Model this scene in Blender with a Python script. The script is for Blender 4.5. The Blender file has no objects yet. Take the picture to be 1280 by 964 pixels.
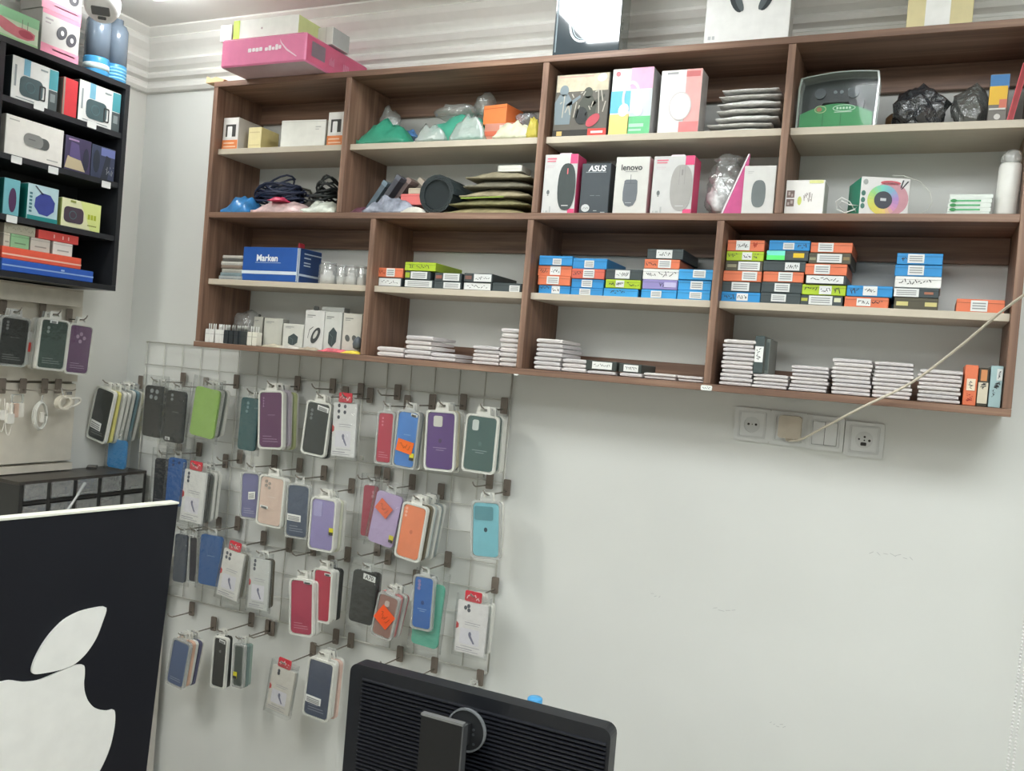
import bpy, bmesh, math, random
from mathutils import Vector, Matrix, noise
R_ = random.Random(7)
S = bpy.context.scene
COL = S.collection
# ------------------------------------------------------------------ camera
F, YAW, PIT, ROL = 1110.0, 0.4356, -0.0222, -0.0825
ZB = 1.75                                   # height of the underside of the brown shelf unit above the floor
CAM = Vector((0.0, -2.036, ZB + 0.0205))
RM = (Matrix.Rotation(YAW, 3, 'Z') @ Matrix.Rotation(PIT, 3, 'X') @ Matrix.Rotation(ROL, 3, 'Y'))
CR, CF, CU = RM.col[0].copy(), RM.col[1].copy(), RM.col[2].copy()
cd = bpy.data.cameras.new('camera'); cd.sensor_fit = 'HORIZONTAL'; cd.sensor_width = 36.0
cd.lens = F / 1280.0 * 36.0; cd.clip_start = 0.02
cam = bpy.data.objects.new('camera', cd); COL.objects.link(cam)
m3 = Matrix((CR, CU, -CF)).transposed(); cam.matrix_world = Matrix.Translation(CAM) @ m3.to_4x4()
S.camera = cam
# ------------------------------------------------------------------ world, exposure
w = bpy.data.worlds.new('world'); S.world = w; w.use_nodes = True
w.node_tree.nodes['Background'].inputs[0].default_value = (0.8, 0.86, 0.9, 1)
w.node_tree.nodes['Background'].inputs[1].default_value = 0.3
S.view_settings.view_transform = 'Standard'; S.view_settings.look = 'None'
S.view_settings.gamma = 1.0; S.view_settings.use_curve_mapping = False
S.view_settings.exposure = 0.57
LAMP_MAIN, LAMP_SIDE, LAMP_CORNER, LAMP_NEAR = 9.6, 7.0, 40.0, 12.0

# ------------------------------------------------------------------ measuring helpers (points on real planes)
def ray(px, py): return CR*((px-640)/F) + CF - CU*((py-482)/F)
def PY(px, py, Y):
    d = ray(px, py); return CAM + d*((Y-CAM.y)/d.y)
def PX(px, py, X):
    d = ray(px, py); return CAM + d*((X-CAM.x)/d.x)
def PZ(px, py, Z):
    d = ray(px, py); return CAM + d*((Z-CAM.z)/d.z)
def _lin(v, axis, P):
    P = Vector(P); P[axis] = 0.0
    return (v.dot(CAM)-v.dot(P)) / v[axis]
def Xat(px, Y, z): return _lin(CR - CF*((px-640)/F), 0, (0, Y, z))
def Yat(px, X, z): return _lin(CR - CF*((px-640)/F), 1, (X, 0, z))
def Zat(py, X, Y): return _lin(CU + CF*((py-482)/F), 2, (X, Y, 0))

# ------------------------------------------------------------------ materials
def lin(c):
    r = []
    for v in c:
        v /= 255.0; r.append(v/12.92 if v <= 0.04045 else ((v+0.055)/1.055)**2.4)
    return (r[0], r[1], r[2], 1.0)
_M = {}
def mat(c, rough=0.5, n=0.06, sc=30.0, metal=0.0, spec=0.5, bump=0.0, stretch=(1, 1, 1), coat=0.0):
    key = ('p', tuple(c), rough, n, sc, metal, spec, bump, stretch, coat)
    if key in _M: return _M[key]
    m = bpy.data.materials.new('paint'); m.use_nodes = True; nt = m.node_tree
    b = nt.nodes['Principled BSDF']
    b.inputs['Roughness'].default_value = rough; b.inputs['Metallic'].default_value = metal
    b.inputs['Specular IOR Level'].default_value = spec; b.inputs['Coat Weight'].default_value = coat
    tc = nt.nodes.new('ShaderNodeTexCoord'); mp = nt.nodes.new('ShaderNodeMapping'); nz = nt.nodes.new('ShaderNodeTexNoise')
    mp.inputs['Scale'].default_value = stretch; nz.inputs['Scale'].default_value = sc; nz.inputs['Detail'].default_value = 4
    nt.links.new(tc.outputs['Object'], mp.inputs[0]); nt.links.new(mp.outputs[0], nz.inputs[0])
    rp = nt.nodes.new('ShaderNodeValToRGB'); L = lin(c)
    rp.color_ramp.elements[0].position = 0.3; rp.color_ramp.elements[1].position = 0.7
    rp.color_ramp.elements[0].color = [v*(1-n) for v in L[:3]]+[1]
    rp.color_ramp.elements[1].color = [min(1, v*(1+n)) for v in L[:3]]+[1]
    nt.links.new(nz.outputs['Fac'], rp.inputs[0]); nt.links.new(rp.outputs[0], b.inputs['Base Color'])
    if bump:
        bp = nt.nodes.new('ShaderNodeBump'); bp.inputs['Strength'].default_value = bump; bp.inputs['Distance'].default_value = 0.004
        nt.links.new(nz.outputs['Fac'], bp.inputs['Height']); nt.links.new(bp.outputs[0], b.inputs['Normal'])
    _M[key] = m; return m
def wood(axis):
    key = ('w', axis)
    if key in _M: return _M[key]
    m = bpy.data.materials.new('brown_laminate'); m.use_nodes = True; nt = m.node_tree; b = nt.nodes['Principled BSDF']
    b.inputs['Roughness'].default_value = 0.45
    tc = nt.nodes.new('ShaderNodeTexCoord'); mp = nt.nodes.new('ShaderNodeMapping')
    st = [38, 38, 38]; st['XYZ'.index(axis)] = 1.6; mp.inputs['Scale'].default_value = st
    a = nt.nodes.new('ShaderNodeTexNoise'); a.inputs['Scale'].default_value = 1.5; a.inputs['Detail'].default_value = 6
    a.inputs['Distortion'].default_value = 0.6
    r = nt.nodes.new('ShaderNodeValToRGB')
    r.color_ramp.elements[0].position = 0.30; r.color_ramp.elements[0].color = lin((105, 79, 65))
    r.color_ramp.elements[1].position = 0.72; r.color_ramp.elements[1].color = lin((158, 127, 106))
    e = r.color_ramp.elements.new(0.5); e.color = lin((131, 101, 83))
    nt.links.new(tc.outputs['Object'], mp.inputs[0]); nt.links.new(mp.outputs[0], a.inputs[0])
    nt.links.new(a.outputs['Fac'], r.inputs[0]); nt.links.new(r.outputs[0], b.inputs['Base Color'])
    _M[key] = m; return m
def clear(tint=(235, 240, 240), milk=0.12, bump=0.0, sc=60, rough=0.12, gloss=0.12):
    """thin clear plastic: mostly see-through, a little milky, with a gloss"""
    key = ('c', tint, milk, bump, sc, rough, gloss)
    if key in _M: return _M[key]
    m = bpy.data.materials.new('clear_plastic'); m.use_nodes = True; nt = m.node_tree
    nt.nodes.remove(nt.nodes['Principled BSDF']); out = nt.nodes['Material Output']
    tr = nt.nodes.new('ShaderNodeBsdfTransparent'); tr.inputs[0].default_value = (0.96, 0.97, 0.97, 1)
    df = nt.nodes.new('ShaderNodeBsdfDiffuse'); df.inputs[0].default_value = lin(tint)
    gl = nt.nodes.new('ShaderNodeBsdfGlossy'); gl.inputs['Roughness'].default_value = rough
    m1 = nt.nodes.new('ShaderNodeMixShader'); m1.inputs[0].default_value = milk
    m2 = nt.nodes.new('ShaderNodeMixShader')
    lw = nt.nodes.new('ShaderNodeLayerWeight'); lw.inputs[0].default_value = 0.35
    ml = nt.nodes.new('ShaderNodeMath'); ml.operation = 'MULTIPLY_ADD'; ml.inputs[1].default_value = 0.35; ml.inputs[2].default_value = gloss*0.5
    nt.links.new(lw.outputs['Facing'], ml.inputs[0]); nt.links.new(ml.outputs[0], m2.inputs[0])
    nt.links.new(tr.outputs[0], m1.inputs[1]); nt.links.new(df.outputs[0], m1.inputs[2])
    nt.links.new(m1.outputs[0], m2.inputs[1]); nt.links.new(gl.outputs[0], m2.inputs[2]); nt.links.new(m2.outputs[0], out.inputs[0])
    if bump:
        tc = nt.nodes.new('ShaderNodeTexCoord'); nz = nt.nodes.new('ShaderNodeTexNoise'); nz.inputs['Scale'].default_value = sc
        nz.inputs['Detail'].default_value = 3
        bp = nt.nodes.new('ShaderNodeBump'); bp.inputs['Strength'].default_value = bump; bp.inputs['Distance'].default_value = 0.01
        nt.links.new(tc.outputs['Object'], nz.inputs[0]); nt.links.new(nz.outputs['Fac'], bp.inputs['Height'])
        for x in (gl, df): nt.links.new(bp.outputs[0], x.inputs['Normal'])
    _M[key] = m; return m
def emit(c, s):
    m = bpy.data.materials.new('lamp_diffuser'); m.use_nodes = True; nt = m.node_tree; b = nt.nodes['Principled BSDF']
    b.inputs['Base Color'].default_value = (0.9, 0.9, 0.9, 1)
    b.inputs['Emission Color'].default_value = c; b.inputs['Emission Strength'].default_value = s; return m

WHITE = (236, 238, 234); PAPER = (232, 228, 224); DARK = (40, 44, 46); CREAM = (206, 196, 176)
# ------------------------------------------------------------------ mesh builder
class MB:
    def __init__(s): s.v = []; s.f = []; s.mi = []
    def add(s, vs, fs, mi=0):
        o = len(s.v); s.v += [tuple(p) for p in vs]; s.f += [tuple(i+o for i in q) for q in fs]; s.mi += [mi]*len(fs); return s
    def box(s, x0, x1, y0, y1, z0, z1, mi=0, M=None):
        vs = [Vector(p) for p in ((x0,y0,z0),(x1,y0,z0),(x1,y1,z0),(x0,y1,z0),(x0,y0,z1),(x1,y0,z1),(x1,y1,z1),(x0,y1,z1))]
        if M: vs = [M @ p for p in vs]
        return s.add(vs, [(0,3,2,1),(4,5,6,7),(0,1,5,4),(1,2,6,5),(2,3,7,6),(3,0,4,7)], mi)
    def prism(s, poly, y0, y1, mi=0, M=None):
        """poly: (x,z) points, counter-clockwise seen from the front (-y); extruded from y0 (front) to y1"""
        n = len(poly); vs = [Vector((x, y0, z)) for x, z in poly]+[Vector((x, y1, z)) for x, z in poly]
        if M: vs = [M @ p for p in vs]
        fs = [tuple(range(n)), tuple(range(2*n-1, n-1, -1))]+[((i+1) % n, i, i+n, (i+1) % n+n) for i in range(n)]
        return s.add(vs, fs, mi)
    def flat(s, poly, y, mi=0): return s.add([(x, y, z) for x, z in poly], [tuple(range(len(poly)))], mi)
    def ring(s, outer, inner, y0, y1, mi=0):
        n = len(outer)
        vs = [(x,y0,z) for x,z in outer]+[(x,y0,z) for x,z in inner]+[(x,y1,z) for x,z in outer]+[(x,y1,z) for x,z in inner]
        fs = []
        for i in range(n):
            j = (i+1) % n
            fs += [(i,j,n+j,n+i),(2*n+j,2*n+i,3*n+i,3*n+j),(j,i,2*n+i,2*n+j),(n+i,n+j,3*n+j,3*n+i)]
        return s.add(vs, fs, mi)
    def tube(s, pts, r, k=6, mi=0, caps=True):
        pts = [Vector(p) for p in pts]; n = len(pts); vs = []; up = Vector((0.13, 0.21, 0.97))
        for i, p in enumerate(pts):
            t = (pts[min(i+1, n-1)]-pts[max(i-1, 0)]).normalized()
            a = t.cross(up)
            if a.length < 1e-4: a = t.cross(Vector((1, 0, 0)))
            a.normalize(); b = a.cross(t)
            rr = r[i] if isinstance(r, (list, tuple)) else r
            for q in range(k):
                h = 2*math.pi*q/k; vs.append(p+a*math.cos(h)*rr+b*math.sin(h)*rr)
        fs = [(i*k+q, i*k+(q+1) % k, (i+1)*k+(q+1) % k, (i+1)*k+q) for i in range(n-1) for q in range(k)]
        if caps: fs += [tuple(range(k-1, -1, -1)), tuple(range((n-1)*k, n*k))]
        return s.add(vs, fs, mi)
    def lathe(s, prof, k=20, mi=0, c=(0, 0, 0)):
        vs = [(c[0]+r*math.cos(2*math.pi*q/k), c[1]+r*math.sin(2*math.pi*q/k), c[2]+z) for r, z in prof for q in range(k)]
        n = len(prof); fs = [(i*k+q, i*k+(q+1) % k, (i+1)*k+(q+1) % k, (i+1)*k+q) for i in range(n-1) for q in range(k)]
        fs += [tuple(range(k-1, -1, -1)), tuple(range((n-1)*k, n*k))]
        return s.add(vs, fs, mi)
    def build(s, name, mats, parent=None, smooth=False, loc=None):
        me = bpy.data.meshes.new(name); me.from_pydata(s.v, [], s.f)
        if not isinstance(mats, (list, tuple)): mats = [mats]
        for m in mats: me.materials.append(m)
        if len(mats) > 1: me.polygons.foreach_set('material_index', s.mi)
        if smooth: me.polygons.foreach_set('use_smooth', [True]*len(s.f))
        me.update(); o = bpy.data.objects.new(name, me); COL.objects.link(o)
        if parent: o.parent = parent
        if loc: o.location = loc
        return o
def rrect(x0, x1, z0, z1, r, n=4):
    p = []
    for cx, cz, a in ((x1-r, z0+r, -90), (x1-r, z1-r, 0), (x0+r, z1-r, 90), (x0+r, z0+r, 180)):
        for i in range(n+1):
            h = math.radians(a+90*i/n); p.append((cx+r*math.cos(h), cz+r*math.sin(h)))
    return p
def ell(cx, cz, rx, rz, n=16, rot=0.0):
    c, s = math.cos(rot), math.sin(rot); o = []
    for i in range(n):
        h = 2*math.pi*i/n; x, z = rx*math.cos(h), rz*math.sin(h); o.append((cx+x*c-z*s, cz+x*s+z*c))
    return o
def rect(x0, x1, z0, z1): return [(x0, z0), (x1, z0), (x1, z1), (x0, z1)]
def thing(name, label, cat, loc=(0, 0, 0), rz=0.0, group=None, rot=None):
    o = bpy.data.objects.new(name, None); COL.objects.link(o); o.empty_display_size = 0.02
    o.location = loc; o.rotation_euler = rot if rot else (0, 0, rz); o['label'] = label; o['category'] = cat
    if group: o['group'] = group
    return o
def tag(o, label, cat, group=None):
    o['label'] = label; o['category'] = cat
    if group: o['group'] = group
    return o
def struct(o): o['kind'] = 'structure'; return o
def text_poly(body, width, cx, cz, y, parent, color, name='printed_word', rot=0.0, bold=0.0, shear=0.0):
    cu = bpy.data.curves.new('t', 'FONT'); cu.body = body; cu.size = 1; cu.align_x = 'CENTER'; cu.align_y = 'CENTER'; cu.offset = bold; cu.shear = shear
    cu.resolution_u = 3
    ob = bpy.data.objects.new('t', cu); COL.objects.link(ob)
    dg = bpy.context.evaluated_depsgraph_get(); me = bpy.data.meshes.new_from_object(ob.evaluated_get(dg))
    bpy.data.objects.remove(ob)
    xs = [v.co.x for v in me.vertices]; k = width/(max(xs)-min(xs)); c, s = math.cos(rot), math.sin(rot)
    for v in me.vertices:
        x, z = v.co.x*k, v.co.y*k; v.co = Vector((cx+x*c-z*s, y, cz+x*s+z*c))
    me.materials.clear(); me.materials.append(mat(color, 0.6, 0.02))
    o = bpy.data.objects.new(name, me); me.name = name; COL.objects.link(o); o.parent = parent; return o
def scribble(x0, x1, z0, z1, n, t=0.0008, seed=None):
    """pen strokes as thin flat ribbons (polygons in x,z)"""
    r = random.Random(seed if seed is not None else R_.random()); out = []
    x = x0
    st = (x1-x0)/max(1, n)
    for i in range(n):
        a = (x+r.uniform(0, st*.3), z0+(z1-z0)*r.uniform(.1, .9)); b = (x+st*r.uniform(.6, 1.1), z0+(z1-z0)*r.uniform(.1, .9))
        dx, dz = b[0]-a[0], b[1]-a[1]; L = math.hypot(dx, dz) or 1; nx, nz = -dz/L*t, dx/L*t
        out.append([(a[0]-nx, a[1]-nz), (b[0]-nx, b[1]-nz), (b[0]+nx, b[1]+nz), (a[0]+nx, a[1]+nz)]); x += st
    return out
def flats(name, polys, y, color, parent, rough=0.5):
    mb = MB()
    for p in polys: mb.flat(p, y)
    return mb.build(name, mat(color, rough, 0.02), parent)
# ------------------------------------------------------------------ the setting
YW, XL, ZC = 0.21, -2.53, ZB+1.05          # back wall, left wall, ceiling
YF, XR = -4.2, 1.6
wallm = mat((228, 230, 226), 0.72, 0.025, 3.0, bump=0.03)
ceilm = mat((232, 231, 227), 0.8, 0.02, 4.0)
struct(MB().box(XL-.1, XR+.1, YW, YW+.1, 0, ZC).build('wall_back', wallm))
struct(MB().box(XL-.1, XL, YF, YW, 0, ZC).build('wall_left', mat((224, 224, 218), .72, .03, 3.0, bump=.03)))
struct(MB().box(XR, XR+.1, YF, YW, 0, ZC).build('wall_right', wallm))
struct(MB().box(XL-.1, XR+.1, YF-.1, YF, 0, ZC).build('wall_front', wallm))
struct(MB().box(XL-.1, XR+.1, YF-.1, YW+.1, ZC, ZC+.1).build('ceiling', ceilm))
struct(MB().box(XL-.1, XR+.1, YF-.1, YW+.1, -.1, 0).build('floor', mat((172, 164, 150), .5, .1, 6)))
prof = [(0, .855), (.012, .857), (.02, .868), (.02, .880), (.008, .886), (.010, .892), (.026, .900), (.030, .912), (.022, .921), (.014, .925),
        (.030, .936), (.040, .952), (.036, .961), (.026, .965), (.040, .985), (.058, 1.005), (.066, 1.02), (.060, 1.026), (.085, 1.045), (.085, 1.05), (0, 1.05)]
def cornice(name, pts2):                    # pts2: profile placed by a function of the run parameter
    mb = MB(); n = len(prof); a = [pts2(d, z, 0) for d, z in prof]; b = [pts2(d, z, 1) for d, z in prof]
    mb.add(a+b, [(i, i+1, n+i+1, n+i) for i in range(n-1)]+[tuple(range(n))[::-1], tuple(range(n, 2*n))])
    return struct(mb.build(name, mat((234, 233, 228), .6, .02)))
cornice('trim_1', lambda d, z, t: (XL if t == 0 else XR, YW-d, ZB+z))
cornice('trim_2', lambda d, z, t: (XL+d, YF if t == 0 else YW, ZB+z))

# ------------------------------------------------------------------ ceiling lamps (the room's light and one added fill lamp)
def panel_lamp(x, y, sx, sy, s, label, col=(0.94, 0.985, 1.0, 1)):
    t = thing('ceiling_lamp', label, 'lamp', (x, y, ZC-.0005))
    MB().ring(rect(-sx-.02, sx+.02, -sy-.02, sy+.02), rect(-sx, sx, -sy, sy), 0, .03).build('lamp_frame', mat((225, 225, 225), .4), t).rotation_euler = (math.pi/2, 0, 0)
    o = MB().box(-sx, sx, -sy, sy, -.022, -.004).build('lamp_diffuser', emit(col, s), t)
    return t
panel_lamp(0.25, -1.35, .55, .3, LAMP_MAIN, 'wide white ceiling lamp panel in the middle of the room')
panel_lamp(-1.0, -2.6, .55, .3, LAMP_SIDE, 'wide white ceiling lamp panel behind the viewer')
panel_lamp(-1.95, -1.75, .10, .45, 20.0, 'narrow added fill lamp on the ceiling along the left side of the room', (1, .985, .93, 1))  # added fill, not a known fixture: brightens the left part of the back wall
panel_lamp(-.93, -.36, .10, .14, LAMP_NEAR*1.6, 'white ceiling lamp panel just above the shelf headphone boxes')
pl = Vector((-2.12, -.17, 0))
tl = thing('ceiling_lamp', 'round white globe ceiling lamp near the security camera', 'lamp', (pl.x, pl.y, ZC-.0005))
MB().lathe([(.06, 0), (.06, -.012), (.04, -.016)]).build('lamp_base', mat((235, 235, 235), .4), tl, True)
MB().lathe([(.058, -.0165), (.062, -.024), (.060, -.034), (.046, -.044), (.02, -.048)], 24).build('lamp_globe', emit((.97, 1, .99, 1), LAMP_CORNER), tl, True)

# ------------------------------------------------------------------ brown wall shelf
X0, X1 = -2.018, .157; T = .0165
YB = YW-.0006
sh = thing('shelf_unit', 'large brown wood wall shelf unit with open compartments above the case grid', 'shelf', (0, 0, ZB))
wv, wh = wood('Z'), wood('X')
def board(name, x0, x1, y0, y1, z0, z1, m): 
    c = Vector(((x0+x1)/2, (y0+y1)/2, (z0+z1)/2)); hx, hy, hz = (x1-x0)/2, (y1-y0)/2, (z1-z0)/2
    bm = bmesh.new(); bmesh.ops.create_cube(bm, size=1.0)
    for v in bm.verts: v.co = Vector((v.co.x*2*hx, v.co.y*2*hy, v.co.z*2*hz))
    bmesh.ops.bevel(bm, geom=bm.edges[:], offset=.0008, segments=1, affect='EDGES')
    me = bpy.data.meshes.new(name); bm.to_mesh(me); bm.free(); me.materials.append(m)
    o = bpy.data.objects.new(name, me); COL.objects.link(o); o.parent = sh; o.location = c; return o
board('side_panel', X0, X0+T, 0, YB, .0165, .7835, wv)
board('side_panel', X1-T, X1, 0, YB, .0165, .7835, wv)
board('top_board', X0, X1, 0, YB, .784, .80, wh)
board('bottom_board', X0-.004, X1, -.002, YB, 0, .016, wh)
board('middle_board', X0+T+.0003, X1-T-.0003, 0, YB, .391, .4075, wh)
UP = [-1.5327, -.9347, -.3405]; LO = [-1.4149, -.9417, -.4651]
for x in UP: board('divider', x, x+T, .0005, YB, .408, .7835, wv)
for x in LO: board('divider', x, x+T, .0005, YB, .0165, .3905, wv)
ub = [X0]+UP+[X1-T]; lb = [X0]+LO+[X1-T]
crm = mat((200, 190, 172), .5, .04, 20, stretch=(1, 6, 6))
for bs, z in ((ub, .602), (lb, .209)):
    for a, b in zip(bs[:-1], bs[1:]):
        board('inner_shelf', a+T+.0005, b-.0005, .018, YB, z-.0165, z, crm)
for bs, z0, z1 in ((ub, .725, .7835), (lb, .332, .3905), (lb, .0165, .062)):
    for a, b in zip(bs[:-1], bs[1:]):
        board('back_batten', a+T+.0005, b-.0005, YB-.016, YB, z0, z1, wh)
def small_tag(px, py, lab, w_=.03, h_=.018):
    p = PY(px, py, -.003); t = MB().prism(rrect(-w_/2, w_/2, -h_/2, h_/2, .003, 2), -.0012, 0).build('shelf_tag', mat(WHITE, .5), sh, loc=(p.x, -.0005 if py < 470 else -.0025, p.z-ZB))
    flats('tag_lines', scribble(-w_*.35, w_*.35, -h_*.25, h_*.25, 7, .0006), -.0014, (90, 90, 90), t)
small_tag(883, 485, 'x', .026, .012); small_tag(645, 466, 'x', .014, .013)

# ------------------------------------------------------------------ box builder
def carton(name, label, cat, x0, x1, yt, Y, z, d, front, side=None, top=None, face='B', rz=0.0, group=None, h=None, part='carton', bev=.0012, rough=.45, back=None, bottom=None, coat=0.0):
    """a cardboard box: front lower edge from column x0 to x1 on the plane Y (face B) or X=Y (face L), its foot at height z"""
    if face == 'B':
        a = Xat(x0, Y, z); b = Xat(x1, Y, z); wd = (b-a)/max(.3, math.cos(rz)); loc = ((a+b)/2, Y, z); hh = h or Zat(yt, (a+b)/2, Y)-z; r = rz
    else:
        a = Yat(x0, Y, z); b = Yat(x1, Y, z); wd = (b-a)/max(.3, math.cos(rz)); loc = (Y, (a+b)/2, z); hh = h or Zat(yt, Y, (a+b)/2)-z; r = math.pi/2+rz
    t = thing(name, label, cat, loc, r, group)
    box_mesh(part, wd, d, hh, front, side, top, t, bev, rough, bottom, coat)
    t['_w'] = wd; t['_h'] = hh
    return t, wd, hh
def box_mesh(part, wd, d, hh, front, side, top, t, bev=.0012, rough=.45, bottom=None, coat=0.0):
    side = side or front; top = top or side; bottom = bottom or side
    bm = bmesh.new(); bmesh.ops.create_cube(bm, size=1.0)
    for v in bm.verts: v.co = Vector((v.co.x*wd, v.co.y*d+d/2, v.co.z*hh+hh/2))
    for f in bm.faces:
        n = f.normal
        f.material_index = 0 if n.y < -.5 else (2 if n.z > .5 else (3 if n.z < -.5 else 1))
    bmesh.ops.bevel(bm, geom=bm.edges[:], offset=bev, segments=1, affect='EDGES')
    me = bpy.data.meshes.new(part); bm.to_mesh(me); bm.free()
    for c in (front, side, top, bottom): me.materials.append(mat(c, rough, .04, 40, coat=coat))
    o = bpy.data.objects.new(part, me); COL.objects.link(o); o.parent = t; return o
def uv(wd, h, u0, u1, v0, v1): return rect((u0-.5)*wd, (u1-.5)*wd, v0*h, v1*h)
E1 = -.0007; E2 = -.0011; E3 = -.0015; E4 = -.0019

ZL, ZM, ZU, ZT, Z0 = ZB+.2095, ZB+.408, ZB+.6025, ZB+.8005, ZB+.0165   # tops of lower inner shelf, middle, upper inner, top, bottom boards
# ------------------------------------------------------------------ flat storage boxes in stacks
ORG, RED, BLU, SKY, LIM, DRK, LAV, WHT, OLV = (226,122,84), (216,104,84), (44,142,206), (58,160,222), (176,204,44), (62,72,74), (150,140,196), (236,236,232), (84,80,64)
PEN = (46, 48, 52)
CN = {ORG:'orange', RED:'red orange', BLU:'blue', SKY:'bright blue', LIM:'lime green', DRK:'dark', LAV:'lavender', WHT:'white', OLV:'dark olive'}
ORD = {1:['single box'], 2:['lower box','upper box'], 3:['bottom box','middle box','top box'], 4:['bottom box','second up','third up','top box'],
       5:['bottom box','second up','middle box','second down','top box'],
       6:['bottom box','second up','third up','third down','second down','top box']}
def flat_stack(desc, rows, Y=.03, d=.15, z=None):
    """rows from the bottom up: (x0, x1, ytop, colour, [(kind,u0,u1,v0,v1[,colour])...])"""
    z = ZL if z is None else z; n = len(rows)
    for i, (x0, x1, yt, c, marks) in enumerate(rows):
        y_ = Y + R_.uniform(0, .006)
        a, b = Xat(x0, y_, z), Xat(x1, y_, z); zt = Zat(yt, (a+b)/2, y_)
        wl = [m for m in marks if m[0] in 'lk']
        dsc = 'labelled' if wl else 'unlabelled'
        lab = f"{dsc} {CN[c]} flat box, {ORD[n][i]} {desc}" if n > 1 else f"{dsc} {CN[c]} flat box, alone {desc}"
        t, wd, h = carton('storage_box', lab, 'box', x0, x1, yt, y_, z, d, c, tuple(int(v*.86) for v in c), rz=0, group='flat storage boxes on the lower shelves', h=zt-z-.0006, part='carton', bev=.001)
        flats('lid_seam', [uv(wd, h, .0, 1, .70, .735)], E1, tuple(int(v*.72) for v in c), t)
        for m in marks:
            k, u0, u1, v0, v1 = m[:5]; cc = m[5] if len(m) > 5 else ((226, 228, 226) if k in 'lk' else PEN)
            P = uv(wd, h, u0, u1, v0, v1); x_0, x_1, z_0, z_1 = P[0][0], P[1][0], P[0][1], P[2][1]
            if k in 'lk':
                o = MB().prism(P, E2-.0002, E1).build('paper_label', mat(cc, .6, .03), t)
                mm = (x_1-x_0)*.1; hz = (z_1-z_0)*.18
                if k == 'l':
                    flats('printed_line', [rect(x_0+mm, x_1-mm, z_0+(z_1-z_0)*q, z_0+(z_1-z_0)*(q+.12)) for q in (.2, .44, .68)][: 3 if z_1-z_0 > .012 else 2], E3, (150, 152, 152), o)
                else: flats('handwriting', scribble(x_0+mm, x_1-mm, z_0+hz, z_1-hz, 9, .0007), E3, PEN, o)
            elif k == 's': flats('handwriting', scribble(x_0, x_1, z_0, z_1, max(5, int((x_1-x_0)/.005)), .0008), E2, cc, t)
            elif k == 'b': MB().flat(P, E2).build('colour_panel', mat(cc, .5, .03), t)
        z = zt
L_ = 'l'; K_ = 'k'
flat_stack('of the pair with an orange top', [
 (472.6,501.4,346.7,DRK,[('k',.03,.97,.1,.9)]), (472.6,503,334.7,ORG,[('l',.34,.68,.08,.95),('s',.04,.3,.2,.8,(150,60,40))])])
flat_stack('of the stack with a lime top', [
 (506,541,349.6,DRK,[('l',.0,.96,.1,.92)]), (505.8,537.5,338.6,DRK,[('l',.24,.88,.1,.92),('b',.02,.2,.2,.8,(170,190,50))]), (505.8,544,327.7,LIM,[('s',.15,.3,.2,.8),('s',.38,.8,.2,.85)])])
flat_stack('of the dark pair next to the lime-topped stack', [
 (542,576,351.8,DRK,[('l',.36,.97,.1,.9)]), (543,576,341,DRK,[('l',.33,.94,.1,.95),('b',.05,.28,.3,.7,(150,90,76))])])
flat_stack('of the dark pair next to the lone dark box', [
 (579,614,353,DRK,[('k',.03,.97,.1,.92)]), (579.5,615,341.6,DRK,[('k',.36,.97,.08,.92),('b',.05,.28,.3,.7,(130,90,80))])])
flat_stack('at the end of the low dark row', [(615,651,353.5,DRK,[('l',.6,.95,.05,.75)])])
flat_stack('of the four-box stack touching the divider', [
 (673,712,356.7,BLU,[('k',.42,.68,.08,.95),('s',.05,.35,.5,.9)]), (672,712,344.7,ORG,[('l',.28,.66,.1,.95)]), (672,714,332,ORG,[('k',.37,.68,.1,.95),('s',.08,.3,.2,.8)]), (673.6,715,319.5,BLU,[('l',.42,.68,.05,.7)])])
flat_stack('of the four-box stack second from the divider', [
 (713,753,360,BLU,[('l',.28,.62,.05,.9)]), (714,754,348.6,BLU,[('l',.32,.65,.1,.9)]), (714,755,336,RED,[('l',.36,.7,.08,.95),('s',.05,.3,.2,.8)]), (715.6,758,322.8,BLU,[('l',.35,.63,.1,.8)])])
flat_stack('of the three-box stack with a dark top', [
 (754,796.6,360.4,SKY,[('s',.2,.65,.3,.85)]), (756.5,800,349.5,LIM,[('k',.3,.54,.1,.9),('s',.1,.26,.2,.8),('s',.62,.97,.2,.8)]), (756.5,802,336.4,DRK,[('k',.27,.67,.1,.9)])])
flat_stack('of the five-box stack with a dark top', [
 (801,845,361.8,SKY,[('l',.28,.58,.1,.85)]), (802.5,846,349.5,LAV,[('s',.48,.62,.2,.8),('b',.63,.97,.25,.75,(196,190,224))]), (803,848,336,WHT,[('s',.1,.38,.25,.7),('s',.44,.92,.15,.9)]),
 (805,849,324,ORG,[('l',.4,.76,.08,.95),('s',.05,.36,.2,.85)]), (808.6,853.5,311,DRK,[('k',.26,.7,.1,.9)])])
flat_stack('of the all-blue three-box stack', [
 (846,887,363,SKY,[('l',.38,.75,.15,.85)]), (847,888.5,350,SKY,[('l',.38,.75,.1,.9)]), (848,890.6,336.6,SKY,[('l',.42,.79,.2,.95)])])
flat_stack('of the six-box stack beside the divider', [
 (901,949.5,365,BLU,[('k',.4,.69,.15,.88),('s',.06,.35,.2,.85)]), (902,950,352,DRK,[('l',.25,.71,.1,.95)]), (903.4,951,338.6,ORG,[('l',.5,.89,.1,.95)]),
 (906.4,952.6,326,OLV,[('l',.35,.93,.08,.92),('b',.05,.3,.35,.65,(150,146,120))]), (907.6,954,314,LIM,[('k',.43,.69,.1,.9),('s',.05,.3,.25,.85),('s',.74,.86,.2,.85)]), (908.8,955,300,ORG,[('k',.24,.61,.08,.95),('s',.7,.82,.2,.9,(180,60,30))])])
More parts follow.
